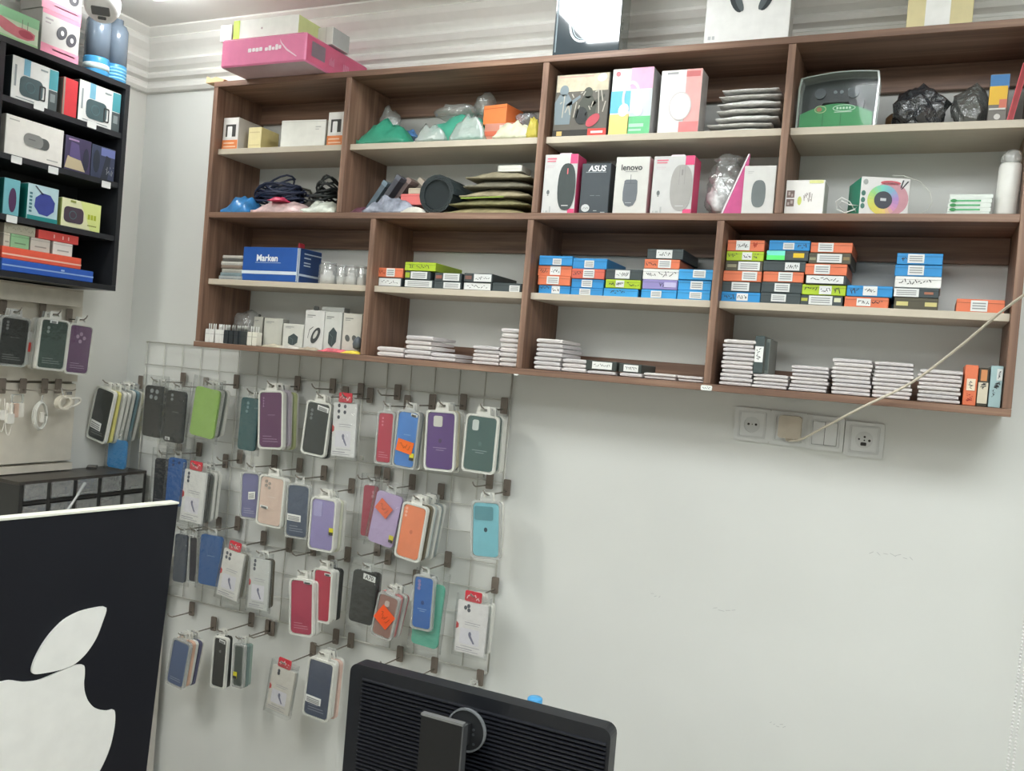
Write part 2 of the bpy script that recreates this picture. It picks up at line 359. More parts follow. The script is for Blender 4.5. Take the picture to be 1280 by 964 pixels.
flat_stack('of the six-box stack with a blue top', [
 (950,1000,366,DRK,[('l',.27,.64,.2,.88)]), (951,1002,352.6,DRK,[('l',.33,.7,.1,.88)]), (953.4,1004,339.4,ORG,[('l',.38,.73,.08,.95)]),
 (953.4,1006.6,326,DRK,[('k',.52,.86,.1,.85)]), (958,1010,313,DRK,[('b',.0,.44,.05,.5,(96,236,120)),('b',.0,.44,.5,.97,(120,224,210)),('b',.64,.9,.3,.75,(230,196,40))]), (961,1012,300.3,BLU,[('l',.35,.62,.1,.75),('s',.7,.93,.2,.85)])])
flat_stack('of the third six-box stack from the divider', [
 (1000,1052.6,369,DRK,[('l',.2,.76,.1,.95),('b',.02,.17,.4,.7,(176,180,70)),('b',.8,.96,.4,.8,(210,212,180))]), (1002,1056.6,355.8,LIM,[('k',.4,.68,.08,.9),('s',.05,.36,.25,.85),('s',.73,.87,.1,.9)]), (1006.6,1057,343.8,DRK,[('k',.02,.94,.1,.92)]),
 (1006,1058,329.7,ORG,[('l',.22,.6,.08,.92)]), (1010.5,1063,316,OLV,[('l',.2,.79,.1,.9),('b',.82,.97,.35,.65,(140,120,80)),('b',.02,.17,.3,.55,(140,140,110))]), (1013,1065,303,ORG,[('l',.18,.55,.08,.95)])])
flat_stack('of the low pair between two tall stacks', [
 (1055,1110,371,ORG,[('k',.28,.6,.15,.85),('s',.62,.88,.3,.85)]), (1058,1115,357,BLU,[('k',.36,.67,.1,.95),('s',.08,.28,.15,.8)])])
flat_stack('of the five-box stack with a blue top', [
 (1117,1172,372,OLV,[('b',.05,.32,.3,.65,(206,196,130)),('b',.7,.97,.3,.65,(206,196,130))]), (1117,1173,359.7,DRK,[('l',.0,.56,.05,.9),('b',.68,.88,.35,.6,(170,110,84))]), (1118,1176,345.6,WHT,[('s',.08,.78,.2,.85)]),
 (1118,1177,331,BLU,[('l',.28,.62,.1,.95)]), (1120.6,1178,316.5,BLU,[('l',.24,.6,.12,.92),('s',.1,.22,.2,.7)])])
flat_stack('by itself near the end of the shelf', [(1194.7,1255,374,ORG,[('l',.3,.65,.08,.9)])])

# ------------------------------------------------------------------ thin white packs (paper sleeves) in stacks on the bottom board
ORDW = ['lowest', 'second', 'third', 'fourth', 'fifth', 'sixth', 'seventh', 'eighth', 'ninth', 'tenth', 'eleventh', 'twelfth']
def sleeve_mesh(wd, d, h, r):
    """a slightly puffy paper sleeve with a folded, rounded front edge"""
    mb = MB(); n = 5; vs = []
    secs = [(0, .38), (.08, .475), (.5, .5), (.92, .475), (1, .40)]
    for u, k in secs:
        x = (u-.5)*wd; jz = r.uniform(-.0003, .0003)
        for y, q in ((0, .55), (.006, 1), (d*.5, 1.0), (d, .7)):
            vs.append((x+r.uniform(-.0004, .0004), y, h*.5-h*k*q*.98+jz*.2))
        for y, q in ((d, .7), (d*.5, 1.0), (.006, 1), (0, .55)):
            vs.append((x, y, h*.5+h*k*q*.98))
    fs = []
    for i in range(n-1):
        for j in range(8):
            k = (j+1) % 8; fs.append((i*8+j, i*8+k, (i+1)*8+k, (i+1)*8+j)[::-1])
    fs += [tuple(range(8)), tuple(range((n-1)*8, n*8))[::-1]]
    return mb.add(vs, fs)
def sleeves(desc, x0, x1, yt, n, Y=.012, d=.13, z=None, jit=.004):
    z = Z0 if z is None else z; a, b = Xat(x0, Y, z), Xat(x1, Y, z); zt = Zat(yt, (a+b)/2, Y); h = (zt-z)/n; wd = b-a
    r = random.Random(int(x0*7+yt))
    for i in range(n):
        c = r.choice([(222,217,214), (214,209,208), (218,211,209), (208,204,204)])
        o = thing('paper_sleeve', f"white paper sleeve, {ORDW[i]} up in the {desc}" if n > 1 else f"single white paper sleeve, {desc}", 'sleeve', ((a+b)/2+r.uniform(-jit, jit)*.6, Y+r.uniform(0, jit), z+i*h), r.uniform(-.012, .012), 'white paper sleeves on the bottom board')
        ww = wd*r.uniform(.96, 1.0)
        sleeve_mesh(ww, d, h*.99, r).build('sleeve', mat(c, .65, .05, 60, stretch=(1, 1, 12)), o)
        MB().flat(rect(-ww*.40, ww*.42, h*.38, h*.52), -.0006).build('flap_edge', mat((196, 190, 190), .7, .05), o)
B2, B3, B4 = 'second bottom compartment', 'third bottom compartment', 'fourth bottom compartment'
sleeves('first pile from left, '+B2, 471, 503.6, 433.5, 2)
sleeves('second pile from left, '+B2, 504.7, 537.5, 419.5, 5)
sleeves('third pile from left, '+B2, 538, 568.5, 441.5, 2)
sleeves('fourth pile from left, '+B2, 589, 622, 432.5, 5)
sleeves('fifth pile from left, '+B2, 623, 646, 410.5, 8)
sleeves('first pile from left, '+B3, 667, 700, 423.5, 7)
sleeves('second pile from left, '+B3, 700.8, 731, 448.6, 3)
sleeves('third pile from left, '+B3, 733, 769, 463.5, 1)
sleeves('fourth pile from left, '+B3, 775, 803, 466.3, 1)
sleeves('fifth pile from left, '+B3, 804.5, 844, 466.8, 2)
sleeves('sixth pile from left, '+B3, 846, 878, 470.2, 2)
sleeves('first pile from left, '+B4, 899, 939, 424.5, 11)
sleeves('second pile from left, '+B4, 940, 983, 468, 4)
sleeves('third pile from left, '+B4, 986.5, 1033, 457.5, 7)
sleeves('fourth pile from left, '+B4, 1038, 1087, 448.8, 9)
sleeves('fifth pile from left, '+B4, 1089, 1138, 452.8, 9)
sleeves('sixth pile from left, '+B4, 1145.6, 1199, 462.5, 8)
for x0, x1, yt, zz, lab in ((731.5, 770, 451.2, Z0+.0108, 'dark labelled flat box on white sleeves, touching the low second pile'),
                        (773, 801.5, 455, Z0+.0108, 'dark labelled flat box on white sleeves, beside the other dark one')):
    t, wd, h = carton('storage_box', lab, 'box', x0, x1, yt, .016, zz, .12, (58, 64, 60), group='flat storage boxes on the lower shelves')
    P = uv(wd, h, .22, .86, .12, .88); o = MB().prism(P, E2-.0002, E1).build('paper_label', mat(WHITE, .6, .03), t)
    flats('handwriting', scribble(P[0][0]+.004, P[1][0]-.004, P[0][1]+h*.15, P[2][1]-h*.15, 9, .0006), E3, PEN, o)
def upright(lab, x0, x1, yt, Y, z, d, c, marks, name='storage_box', side=None, rz=0.0):
    t, wd, h = carton(name, lab, 'box', x0, x1, yt, Y, z, d, c, side, rz=rz)
    for m in marks:
        P = uv(wd, h, *m[1:5]); x_0, x_1, z_0, z_1 = P[0][0], P[1][0], P[0][1], P[2][1]
        if m[0] == 'l':
            o = MB().prism(P, E2-.0002, E1).build('paper_label', mat(m[5], .6, .03), t)
            flats('handwriting', [[(y_, x_) for x_, y_ in q][::-1] for q in scribble(z_0+.004, z_1-.004, x_0+.002, x_1-.002, 8, .0007)], E3, PEN, o)
        elif m[0] == 's': flats('handwriting', [[(y_, x_) for x_, y_ in q][::-1] for q in scribble(z_0, z_1, x_0, x_1, 9, .0008)], E2, m[5], t)
        else: MB().flat(P, E1).build('colour_panel', mat(m[5], .5, .03), t)
    return t
zs = Z0 + (Zat(468, Xat(960, .012, Z0), .012)-Z0)
t = upright('upright dark grey box with a white label, standing on white sleeves', 940.5, 952.5, 420, .014, zs, .12, (66, 78, 78), [('l', .08, .95, .3, .72, WHITE)], side=(120, 122, 116))
t = upright('second upright dark box standing behind the labelled one on the sleeves', 954, 960, 424, .03, zs, .10, (110, 116, 112), [('b', .2, .8, .1, .9, (80, 90, 88))], side=(120, 122, 116))
upright('upright orange box with a handwritten label at the right end of the bottom board', 1202.5, 1219, 456.5, .02, Z0, .12, ORG, [('l', .2, .85, .37, .66, (236, 220, 196)), ('s', .15, .85, .1, .3, (170, 50, 40))])
upright('upright box half dark and half cream, between the orange and pale blue ones', 1220, 1233, 460, .02, Z0, .12, (64, 60, 50), [('b', .02, .98, .08, .62, (214, 206, 184)), ('b', .2, .8, .66, .95, (206, 140, 90)), ('s', .1, .9, .45, .6, PEN)])
upright('upright pale blue box with handwriting beside the right side panel', 1234.5, 1250, 457.5, .02, Z0, .12, (164, 192, 194), [('l', .5, .95, .65, .93, (214, 218, 214)), ('s', .2, .9, .45, .62, PEN), ('s', .2, .5, .25, .42, PEN)], side=(140, 160, 160))
# ------------------------------------------------------------------ crumpled bags, coils
def crumple(name, size, m, parent=None, seed=0, amp=.35, freq=18, sub=3, flatb=True, tip=0.0, loc=None, smooth=True):
    bm = bmesh.new(); bmesh.ops.create_icosphere(bm, subdivisions=sub, radius=1.0)
    off = Vector((seed*3.1, seed*1.7, seed*.9))
    for v in bm.verts:
        p = v.co.copy(); q = Vector((p.x*size[0], p.y*size[1], p.z*size[2]))
        d = noise.noise(q*freq+off)*amp + abs(noise.noise(q*freq*2.3+off))*amp*.7
        k = 1+d
        r = Vector((p.x*size[0]*k, p.y*size[1]*k, p.z*size[2]*k))
        if tip and p.z > .5: r.x *= 1-tip*(p.z-.5)*1.7; r.z *= 1+tip*.5*(p.z-.5)
        r.z += size[2]
        if flatb and r.z < .002: r.z = .0005
        v.co = r
    zmin = min(v.co.z for v in bm.verts)
    for v in bm.verts: v.co.z -= zmin-.0004
    me = bpy.data.meshes.new(name); bm.to_mesh(me); bm.free(); me.materials.append(m)
    if smooth: me.polygons.foreach_set('use_smooth', [True]*len(me.polygons))
    o = bpy.data.objects.new(name, me); COL.objects.link(o)
    if parent: o.parent = parent
    if loc: o.location = loc
    return o
def pouch(name, wd, d, h, m, parent=None, seed=0, wav=.25, loc=None, rot=None, nx=14, ny=10, pinch=.5):
    """a flat filled bag lying down: lens-shaped, sealed edges, wavy"""
    mb = MB(); r = random.Random(seed); off = Vector((seed*2.3, seed*.7, 0)); top = []; bot = []
    for j in range(ny+1):
        for i in range(nx+1):
            u, v = i/nx, j/ny; e = (1-abs(2*u-1)**3)*(1-abs(2*v-1)**3)
            nn = noise.noise(Vector((u*5, v*4, 0))+off)
            x, y = (u-.5)*wd*(1+.03*nn), v*d
            zb = h*.12*abs(noise.noise(Vector((u*6, v*5, 3))+off))
            top.append((x, y, zb+h*(.08+pinch*e+wav*nn*(.3+.7*e)) if True else 0)); bot.append((x, y, zb*.3))
    top = [(x, y, max(z, b[2]+h*.05)) for (x, y, z), b in zip(top, bot)]
    k = nx+1; n = len(top); fs = []
    for j in range(ny):
        for i in range(nx):
            a = j*k+i; fs += [(a, a+1, a+k+1, a+k), (n+a, n+a+k, n+a+k+1, n+a+1)]
    for i in range(nx): fs += [(i, n+i, n+i+1, i+1), (ny*k+i+1, n+ny*k+i+1, n+ny*k+i, ny*k+i)]
    for j in range(ny): fs += [(j*k, (j+1)*k, n+(j+1)*k, n+j*k), (j*k+nx, n+j*k+nx, n+(j+1)*k+nx, (j+1)*k+nx)]
    mb.add(top+bot, fs); o = mb.build(name, m, parent, True, loc)
    if rot: o.rotation_euler = rot
    return o
def coil(cx, rx, rz, turns, r, seed, tilt=.3, n=18):
    rr = random.Random(seed); pts = []
    for i in range(int(turns*n)+1):
        h = 2*math.pi*i/n; k = 1+.08*math.sin(h*.37+seed)+rr.uniform(-.02, .02)
        pts.append((cx+rx*k*(1-.3*i/(turns*n))*math.cos(h), .06+.045*k*(1-.3*i/(turns*n))*math.sin(h)+.006*math.sin(h*.21), rz*1.1*i/(turns*n)+rz*.4*math.sin(h+seed)+rz*.25*math.sin(h*2.3)))
    zm = min(p[2] for p in pts)
    return [(x, y, z-zm+r+.0005) for x, y, z in pts]
HAZE = clear((225, 232, 228), .28, .7, 45, .12, .25)
FILM = clear((235, 240, 240), .12, .6, 40, .08, .22)

# ------------------------------------------------------------------ things on top of the brown shelf
yb = PZ(275, 91, ZT).y
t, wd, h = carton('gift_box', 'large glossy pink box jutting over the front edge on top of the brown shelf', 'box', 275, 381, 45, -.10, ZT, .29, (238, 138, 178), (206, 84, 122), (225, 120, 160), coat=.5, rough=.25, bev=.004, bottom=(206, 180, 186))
for k, (u0, u1, v0, v1) in enumerate([(.33,.39,.50,.60),(.40,.44,.51,.61),(.45,.50,.50,.60),(.515,.55,.52,.61),(.57,.60,.50,.63),(.61,.66,.52,.60),(.665,.69,.50,.64),(.70,.74,.52,.61)]):
    pass
flats('printed_word', [rrect((u0-.5)*wd, (u1-.5)*wd, v0*h, v1*h, .002, 2) for u0, u1, v0, v1 in
      [(.33,.372,.46,.60),(.38,.415,.47,.60),(.42,.458,.46,.60),(.463,.50,.47,.61),(.53,.566,.46,.58),(.572,.605,.46,.64),(.612,.645,.47,.58),(.652,.685,.46,.66),(.69,.72,.49,.62)]], E1, (250, 236, 242), t)
flats('crease', [[((.70-.5)*wd, .85*h), ((.71-.5)*wd, .70*h), ((.78-.5)*wd, .42*h), ((.90-.5)*wd, .16*h), ((.905-.5)*wd, .19*h), ((.79-.5)*wd, .47*h), ((.72-.5)*wd, .72*h)][::-1]], E1, (250, 214, 228), t)
flats('lid_seam', [uv(wd, h, .03, .97, .965, .985)], E1, (200, 100, 140), t)
# grey window panel and print on its right side
sx = wd/2+.0006
mb = MB(); mb.add([(sx, .025, h*.28), (sx, .085, h*.28), (sx, .085, h*.80), (sx, .025, h*.80)], [(0, 1, 2, 3)]); mb.build('grey_panel', mat((128, 110, 120), .4), t)
mb = MB()
for q in range(6): mb.add([(sx, .105+q*.004, h*.3), (sx, .107+q*.004, h*.3), (sx, .107+q*.004, h*(.5+.05*(q % 3))), (sx, .105+q*.004, h*(.5+.05*(q % 3)))], [(0, 1, 2, 3)])
for q in range(5): mb.add([(sx, .17+q*.006, h*.15), (sx, .173+q*.006, h*.15), (sx, .173+q*.006, h*.6), (sx, .17+q*.006, h*.6)], [(0, 1, 2, 3)])
mb.build('printed_line', mat((226, 150, 176), .5), t)
zp = ZT+h+.001
t, wd, h = carton('white_box', 'white box with a lime green stripe lying on the pink box', 'box', 291, 372, 22, -.085, zp, .10, (246, 246, 240), (206, 214, 150))
MB().flat(uv(wd, h, .0, .10, 0, 1), E1).build('lime_stripe', mat((206, 236, 70), .5), t); MB().flat(ell(-.05*wd, h*.5, .003, .003), E1).build('printed_dot', mat((190, 170, 170), .5), t)
t, wd, h = carton('white_box', 'small white box at the left end on the pink box', 'box', 274.5, 289, 31, -.088, zp, .06, (246, 244, 238), (220, 220, 214))
flats('lid_seam', [uv(wd, h, 0, 1, .85, .88)], E1, (215, 212, 206), t)
t, wd, h = carton('white_box', 'pale white box with a grey end at the right end on the pink box', 'box', 396, 415, 34, .0, zp, .08, (226, 224, 220), (176, 178, 176))
flats('lid_seam', [uv(wd, h, .55, .60, 0, 1)], E1, (205, 202, 198), t)
mb = MB(); mb.prism([(-.03, 0), (.035, 0), (.045, .006), (.01, .016), (-.012, .012), (-.028, .02)], 0, .05)
c = PY(263, 103, .004); o = mb.build('cardboard_scrap', mat((222, 190, 146), .8, .1), loc=(c.x+.012, .004, ZT)); tag(o, 'torn tan cardboard scrap on the left front corner of the shelf top', 'scrap')

t, wd, h = carton('headphone_box', 'tall glossy black box with a white ring picture on top of the shelf', 'box', 690, 773, 0, .012, ZT, .062, (52, 62, 68), (112, 120, 116), (70, 76, 80), h=.205, coat=1.0, rough=.08)
MB().ring(ell(-.06*wd, h*.36, .036, .044, 32), ell(-.06*wd, h*.36, .031, .039, 32), E2, E1).build('printed_ring', mat((226, 234, 238), .3), t)
MB().ring(ell(-.05*wd, h*.36, .029, .037, 32), ell(-.05*wd, h*.36, .027, .035, 32), E2, E1).build('printed_ring', mat((150, 170, 178), .3), t)
flats('printed_line', [uv(wd, h, .03, .05, .05, .95)], E1, (120, 134, 140), t)
t, wd, h = carton('headphone_box', 'white box picturing dark over-ear headphones on top of the shelf', 'box', 879, 985, -30, .012, ZT, .05, (240, 240, 238), (200, 198, 194), h=.20)
for s, uc in ((1, .36), (-1, .72)):
    g = MB().prism(ell((uc-.5)*wd, h*.47, .0125, .028, 18, .42*s), E2, E1).build('printed_earcup', mat((56, 62, 66), .4), t)
    MB().prism(ell((uc-.5)*wd+.007*s, h*.45, .007, .022, 16, .42*s), E3, E2).build('printed_cushion', mat((92, 100, 104), .5), g)
    flats('printed_stem', [[((uc-.5)*wd-.012*s, h*.58), ((uc-.5)*wd-.008*s, h*.58), ((uc-.5)*wd-.010*s, h*.8), ((uc-.5)*wd-.016*s, h*.8)][::s]], E1, (70, 76, 80), t)
flats('printed_mark', [rect(-.45*wd, -.415*wd, .05*h, .09*h), rect(-.40*wd, -.37*wd, .05*h, .09*h)], E1, (190, 192, 194), t)
t, wd, h = carton('cream_box', 'cream box with a bright white label near the right end of the shelf top', 'box', 1132, 1215, -40, .02, ZT, .07, (226, 214, 164), (206, 196, 150), h=.19)
MB().prism(uv(wd, h, .28, .66, .02, .9), E2, E1).build('paper_label', mat((250, 250, 246), .5), t)
# ------------------------------------------------------------------ upper row
CHG = (232, 230, 226)
for x0, x1, yt, lab in ((277, 296, 147, 'small white and orange charger box at the left end of the top row'), (408, 427.5, 140, 'small white and orange charger box against the first upper divider')):
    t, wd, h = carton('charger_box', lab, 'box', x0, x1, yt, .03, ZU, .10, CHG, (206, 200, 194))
    MB().flat(uv(wd, h, 0, 1, .0, .30), E1).build('orange_band', mat((232, 140, 84), .5), t)
    flats('printed_line', [uv(wd, h, .1, .9, .07, .11), uv(wd, h, .1, .8, .18, .22)], E2, (244, 206, 176), t)
    g = flats('printed_device', [uv(wd, h, .2, .85, .40, .78)], E1, (66, 66, 64), t); MB().flat(rrect(-.18*wd, .12*wd, .36*h, .72*h, .003), E2).build('printed_charger', mat((240, 240, 238), .5), g)
t, wd, h = carton('small_box', 'small pale yellow box beside the charger box in the top row', 'box', 309, 325, 159, .045, ZU, .08, (232, 220, 168), (206, 190, 130))
flats('printed_line', [uv(wd, h, .1, .9, .75, .8), uv(wd, h, .1, .9, .2, .24)], E1, (214, 200, 150), t)
t, wd, h = carton('white_box', 'plain white box in the middle of the first top compartment', 'box', 351, 404, 150, .035, ZU, .10, (240, 240, 232), (226, 224, 214), rz=.06)
flats('printed_line', [uv(wd, h, .78, .9, .72, .76), uv(wd, h, .78, .86, .64, .67)], E1, (200, 200, 194), t); flats('lid_seam', [uv(wd, h, 0, 1, .93, .945)], E1, (214, 212, 204), t)
# second upper compartment: bags and an orange box
def at(px, Y, z): return Xat(px, Y, z)
GRN = mat((60, 150, 122), .35, .15, 20, bump=.4)
x = at(474, .03, ZU)
o = tag(pouch('plastic_bag', .155, .075, .11, GRN, seed=1, loc=(x, .03, ZU)), 'flat green plastic bag at the left front of the second top compartment', 'bag')
x = at(560, .03, ZU); o = tag(pouch('plastic_bag', .19, .11, .125, mat((76, 164, 138), .4, .15, 20, bump=.4), seed=4, loc=(x, .045, ZU+.002), pinch=.55), 'green plastic bag under the crumpled clear bags', 'bag')
x = at(545, .03, ZU); o = tag(pouch('plastic_bag', .09, .026, .07, clear((214, 226, 220), .45, .7, 40, .15, .2), seed=9, loc=(x-.015, .0195, ZU+.0)), 'small crumpled white plastic bag at the front of the second top compartment', 'bag')
x = at(584, .03, ZU)
t = thing('plastic_bag', 'clear plastic bag with a black printed square code shape left blank', 'bag', (x, .02, ZU)); t['label'] = 'crumpled clear bag with a grey printed patch, in front of the green bag'
pouch('bag_film', .10, .028, .098, clear((220, 232, 226), .4, .7, 40, .15, .2), t, seed=12)
x = at(469, .07, ZU); o = tag(crumple('plastic_bag', (.026, .026, .036), HAZE, seed=3, amp=.5, freq=40, tip=.5, loc=(x+.01, .125, ZU+.05)), 'peaked clear crumpled bag standing behind the green bag', 'bag')
o = tag(pouch('plastic_bag', .05, .05, .035, mat((96, 146, 206), .4, .3, 60), seed=8, loc=(at(497, .09, ZU), .125, ZU+.046)), 'clear bag with a blue printed label behind the green bag', 'bag')
o = tag(crumple('plastic_bag', (.06, .035, .02), HAZE, seed=6, amp=.5, freq=30, loc=(at(565, .1, ZU), .115, ZU+.082)), 'long crumpled white bag lying over the green bag', 'bag')
o = tag(crumple('plastic_bag', (.026, .026, .036), HAZE, seed=11, amp=.55, freq=30, tip=.3, loc=(at(595, .09, ZU), .125, ZU+.082)), 'tall crumpled clear bag against the orange box', 'bag')
zo = ZU+.055
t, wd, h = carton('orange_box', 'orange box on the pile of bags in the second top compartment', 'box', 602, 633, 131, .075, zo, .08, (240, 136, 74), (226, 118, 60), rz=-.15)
flats('lid_seam', [uv(wd, h, 0, 1, .8, .83)], E1, (210, 104, 50), t)
t, wd, h = carton('small_box', 'faded red and white box under the orange box', 'box', 604, 642, 148, .06, ZU, .11, (206, 140, 120), (150, 130, 120), h=.052)
MB().flat(uv(wd, h, .5, .95, .45, .9), E1).build('paper_label', mat((216, 196, 190), .5), t); MB().flat(uv(wd, h, .02, .45, .35, .6), E1).build('orange_band', mat((214, 110, 80), .5), t)
o = tag(crumple('plastic_bag', (.03, .03, .022), clear((230, 236, 244), .3, .8, 70, .05, .4), seed=15, amp=.5, freq=40, loc=(at(655, .1, ZU), .125, ZU+.048)), 'shiny silver crumpled film beside the second upper divider', 'bag')
o = tag(pouch('plastic_bag', .105, .05, .07, mat((206, 206, 178), .5, .15, 60), seed=17, loc=(at(640, .03, ZU), .0225, ZU+.0005), rot=(0, 0, .06)), 'cream and yellow printed packet at the right front of the second top compartment', 'bag')
o = tag(pouch('plastic_bag', .035, .03, .085, mat((186, 172, 66), .5, .15, 60), seed=19, loc=(at(664, .03, ZU), .025, ZU)), 'small mustard yellow packet beside the second upper divider', 'bag')
# third upper compartment: three headphone boxes and silver bags
t, wd, h = carton('headset_box', 'dark gaming headset box with soldiers and a red microphone pad picture', 'box', 690, 757, 92, .028, ZU, .075, (96, 92, 84), (60, 58, 54))
MB().flat(uv(wd, h, .02, .98, .72, .99), E1).build('printed_sky', mat((196, 186, 160), .5, .2, 40), t)
MB().flat(uv(wd, h, .0, 1, .0, .11), E1).build('dark_band', mat((48, 44, 42), .5), t)
flats('red_band', [uv(wd, h, .66, 1, .0, .12)], E2, (206, 70, 62), t); flats('printed_line', [uv(wd, h, .72, .94, .045, .08)], E3, (244, 220, 214), t)
flats('printed_line', [uv(wd, h, .06, .7, .945, .965)], E2, (226, 160, 150), t)
flats('yellow_mark', [uv(wd, h, .08, .18, .02, .09)], E2, (210, 180, 110), t)
def soldier(uc, s, c):
    X = (uc-.5)*wd; P = [ell(X, h*.74*s, .012, .014), [(X-.02, h*.2), (X+.02, h*.2), (X+.024, h*.55*s), (X+.012, h*.68*s), (X-.012, h*.68*s), (X-.024, h*.55*s)], [(X+.01, h*.45), (X+.045, h*.62), (X+.043, h*.66), (X+.008, h*.52)]]
    flats('printed_soldier', P, E2, c, t)
soldier(.17, 1, (120, 134, 140)); soldier(.62, .93, (70, 74, 64))
flats('printed_haze', scribble(-.4*wd, .45*wd, .22*h, .8*h, 16, .0014, 3), E3, (176, 172, 158), t)
MB().flat(ell(.02*wd, h*.33, .017, .022, 14), E3).build('printed_earcup', mat((40, 44, 44), .5), t)
MB().flat(ell(.24*wd, h*.25, .021, .012, 16, .7), E3).build('printed_pad', mat((190, 76, 88), .5), t)
MB().flat(ell(.36*wd, h*.92, .013, .010, 12, .3), E3).build('tape_glint', mat((206, 216, 220), .2), t)
t, wd, h = carton('headphone_box', 'pastel four-colour box with pale lilac headphones picture', 'box', 760, 811, 85, .026, ZU, .085, (238, 238, 240), (206, 206, 206))
for u0, u1, v0, v1, c in ((.46, 1, .68, 1, (240, 176, 206)), (.0, .48, .33, .66, (104, 190, 232)), (.0, .48, 0, .31, (236, 214, 130)), (.46, 1, 0, .27, (112, 200, 140)), (.48, 1, .27, .68, (206, 222, 226))):
    MB().flat(uv(wd, h, u0, u1, v0, v1), E1).build('colour_panel', mat(c, .5), t)
MB().ring(ell(.0, h*.56, .023, .040, 24), ell(0, h*.55, .017, .033, 24), E3, E2).build('printed_headband', mat((214, 208, 230), .5), t)
for X in (-.017, .019): MB().prism(ell(X, h*.37, .013, .016, 16, .3*(-1 if X < 0 else 1)), E4, E3).build('printed_earcup', mat((222, 214, 236), .5), t)
MB().flat(ell(-.36*wd, h*.92, .006, .006), E2).build('red_seal', mat((206, 120, 130), .5), t)
flats('printed_line', [uv(wd, h, .5, .85, .11, .16), uv(wd, h, .5, .8, .05, .08)], E2, (180, 230, 196), t)
t, wd, h = carton('headphone_box', 'white and pink box with white headphones picture', 'box', 821, 872, 87, .026, ZU, .06, (242, 240, 238), (190, 184, 180))
MB().flat(uv(wd, h, .62, 1, 0, 1), E1).build('pink_panel', mat((236, 176, 172), .5), t); MB().flat(uv(wd, h, .52, 1, 0, .17), E2).build('red_panel', mat((226, 138, 138), .5), t)
MB().flat(uv(wd, h, .62, .96, .88, .97), E2).build('red_seal', mat((214, 120, 120), .5), t)
MB().ring(ell(.02*wd, h*.42, .027, .034, 26), ell(.02*wd, h*.42, .0245, .031, 26), E4, E3).build('printed_ring', mat((214, 208, 206), .5), t); MB().flat(ell(.02*wd, h*.42, .0245, .031, 26), E3).build('printed_earcup', mat((248, 246, 244), .5), t)
flats('printed_line', [uv(wd, h, .15, .42, .93, .965)], E1, (170, 170, 172), t)
SIL = [mat((236, 234, 230), .3, .25, 60, bump=.6), mat((206, 204, 198), .35, .3, 60, bump=.6)]
zz = ZU
for i, (x0, x1, hh) in enumerate(((884, 968, .016), (886, 966, .016), (896, 974, .02), (897, 976, .018), (898, 976, .02), (900, 977, .017), (903, 974, .014))):
    a, b = Xat(x0, .05, zz), Xat(x1, .05, zz)
    o = pouch('silver_bag', b-a, .12, hh, SIL[i % 2], seed=30+i, loc=((a+b)/2, .03+.003*i, zz), pinch=.75, wav=.12)
    tag(o, f"flat silver plastic bag, {ORDW[i]} from the bottom of the pile beside the third upper divider", 'bag', 'silver bags in the pile beside the headphone boxes'); zz += hh*.93
# fourth upper compartment: gamepad blister and dark bags
xa, xb = Xat(994, .03, ZU), Xat(1093, .03, ZU); wd = xb-xa; h = Zat(87, (xa+xb)/2, .03)-ZU
t = thing('gamepad_blister', 'clear clamshell pack with a black gamepad over a green card', 'blister pack', ((xa+xb)/2, .03, ZU))
def dome(k, z0=0.0):
    P = [(-.5*wd*k, z0), (.5*wd*k, z0), (.52*wd*k, h*.80*k)]
    for i in range(9):
        a_ = i/8; P.append((wd*k*(.50-.98*a_), h*k*(.90+.10*math.sin(math.pi*(.15+.7*a_))-.06*a_)))
    P.append((-.5*wd*k, h*.70*k)); return P
outer = dome(1.0); inner = [(x*.955, z*.965+.002) for x, z in outer]
MB().ring(outer, inner, 0, .05).build('shell_rim', clear((214, 232, 222), .40, 0, 10, .1, .3), t)
MB().prism(inner, .001, .003).build('shell_front', clear((225, 236, 230), .006, 0, 20, .03, .0), t)
MB().prism(inner, .048, .05).build('backing_card', mat((30, 44, 42), .5), t)
g = [(-.46*wd, .003), (.46*wd, .003)]+[(wd*(.46-.92*i/10), h*(.26+.17*math.sin(math.pi*i/10))) for i in range(11)]
gc = MB().prism(g, .006, .008).build('green_card', mat((66, 158, 96), .5, .08), t)
MB().ring(ell(.10*wd, h*.345, .024, .0075, 20), ell(.10*wd, h*.345, .022, .006, 20), .0048, .0058).build('printed_ring', mat((190, 230, 200), .5), gc)
flats('printed_word', [rect(.10*wd-.016+i*.0065, .10*wd-.0115+i*.0065, h*.325, h*.365) for i in range(5)], .0050, (200, 236, 208), gc)
flats('printed_line', [rect(-.02*wd, .2*wd, h*.27, h*.285)], .0050, (190, 220, 196), gc)
MB().ring(ell(-.2*wd, h*.335, .0125, .0085, 16), ell(-.2*wd, h*.335, .011, .007, 16), .0048, .0058).build('printed_ring', mat((180, 206, 150), .5), gc)
MB().flat(ell(-.215*wd, h*.335, .006, .005, 12), .0050).build('printed_berry', mat((176, 120, 90), .5), gc)
flats('card_fold', [rect(-.17*wd, -.155*wd, .004, h*.26), rect(.06*wd, .072*wd, .004, h*.25)], .0050, (54, 130, 80), gc)
pad = MB()
gp = [(-.36*wd, h*.30), (-.30*wd, h*.28), (-.17*wd, h*.47), (.14*wd, h*.47), (.26*wd, h*.30), (.33*wd, h*.32), (.34*wd, h*.5), (.29*wd, h*.72), (.16*wd, h*.75), (.1*wd, h*.71), (-.12*wd, h*.71), (-.18*wd, h*.75), (-.31*wd, h*.70), (-.36*wd, h*.5)]
pb = pad.prism(gp, .014, .04).build('gamepad', mat((42, 48, 52), .35, .06), t)
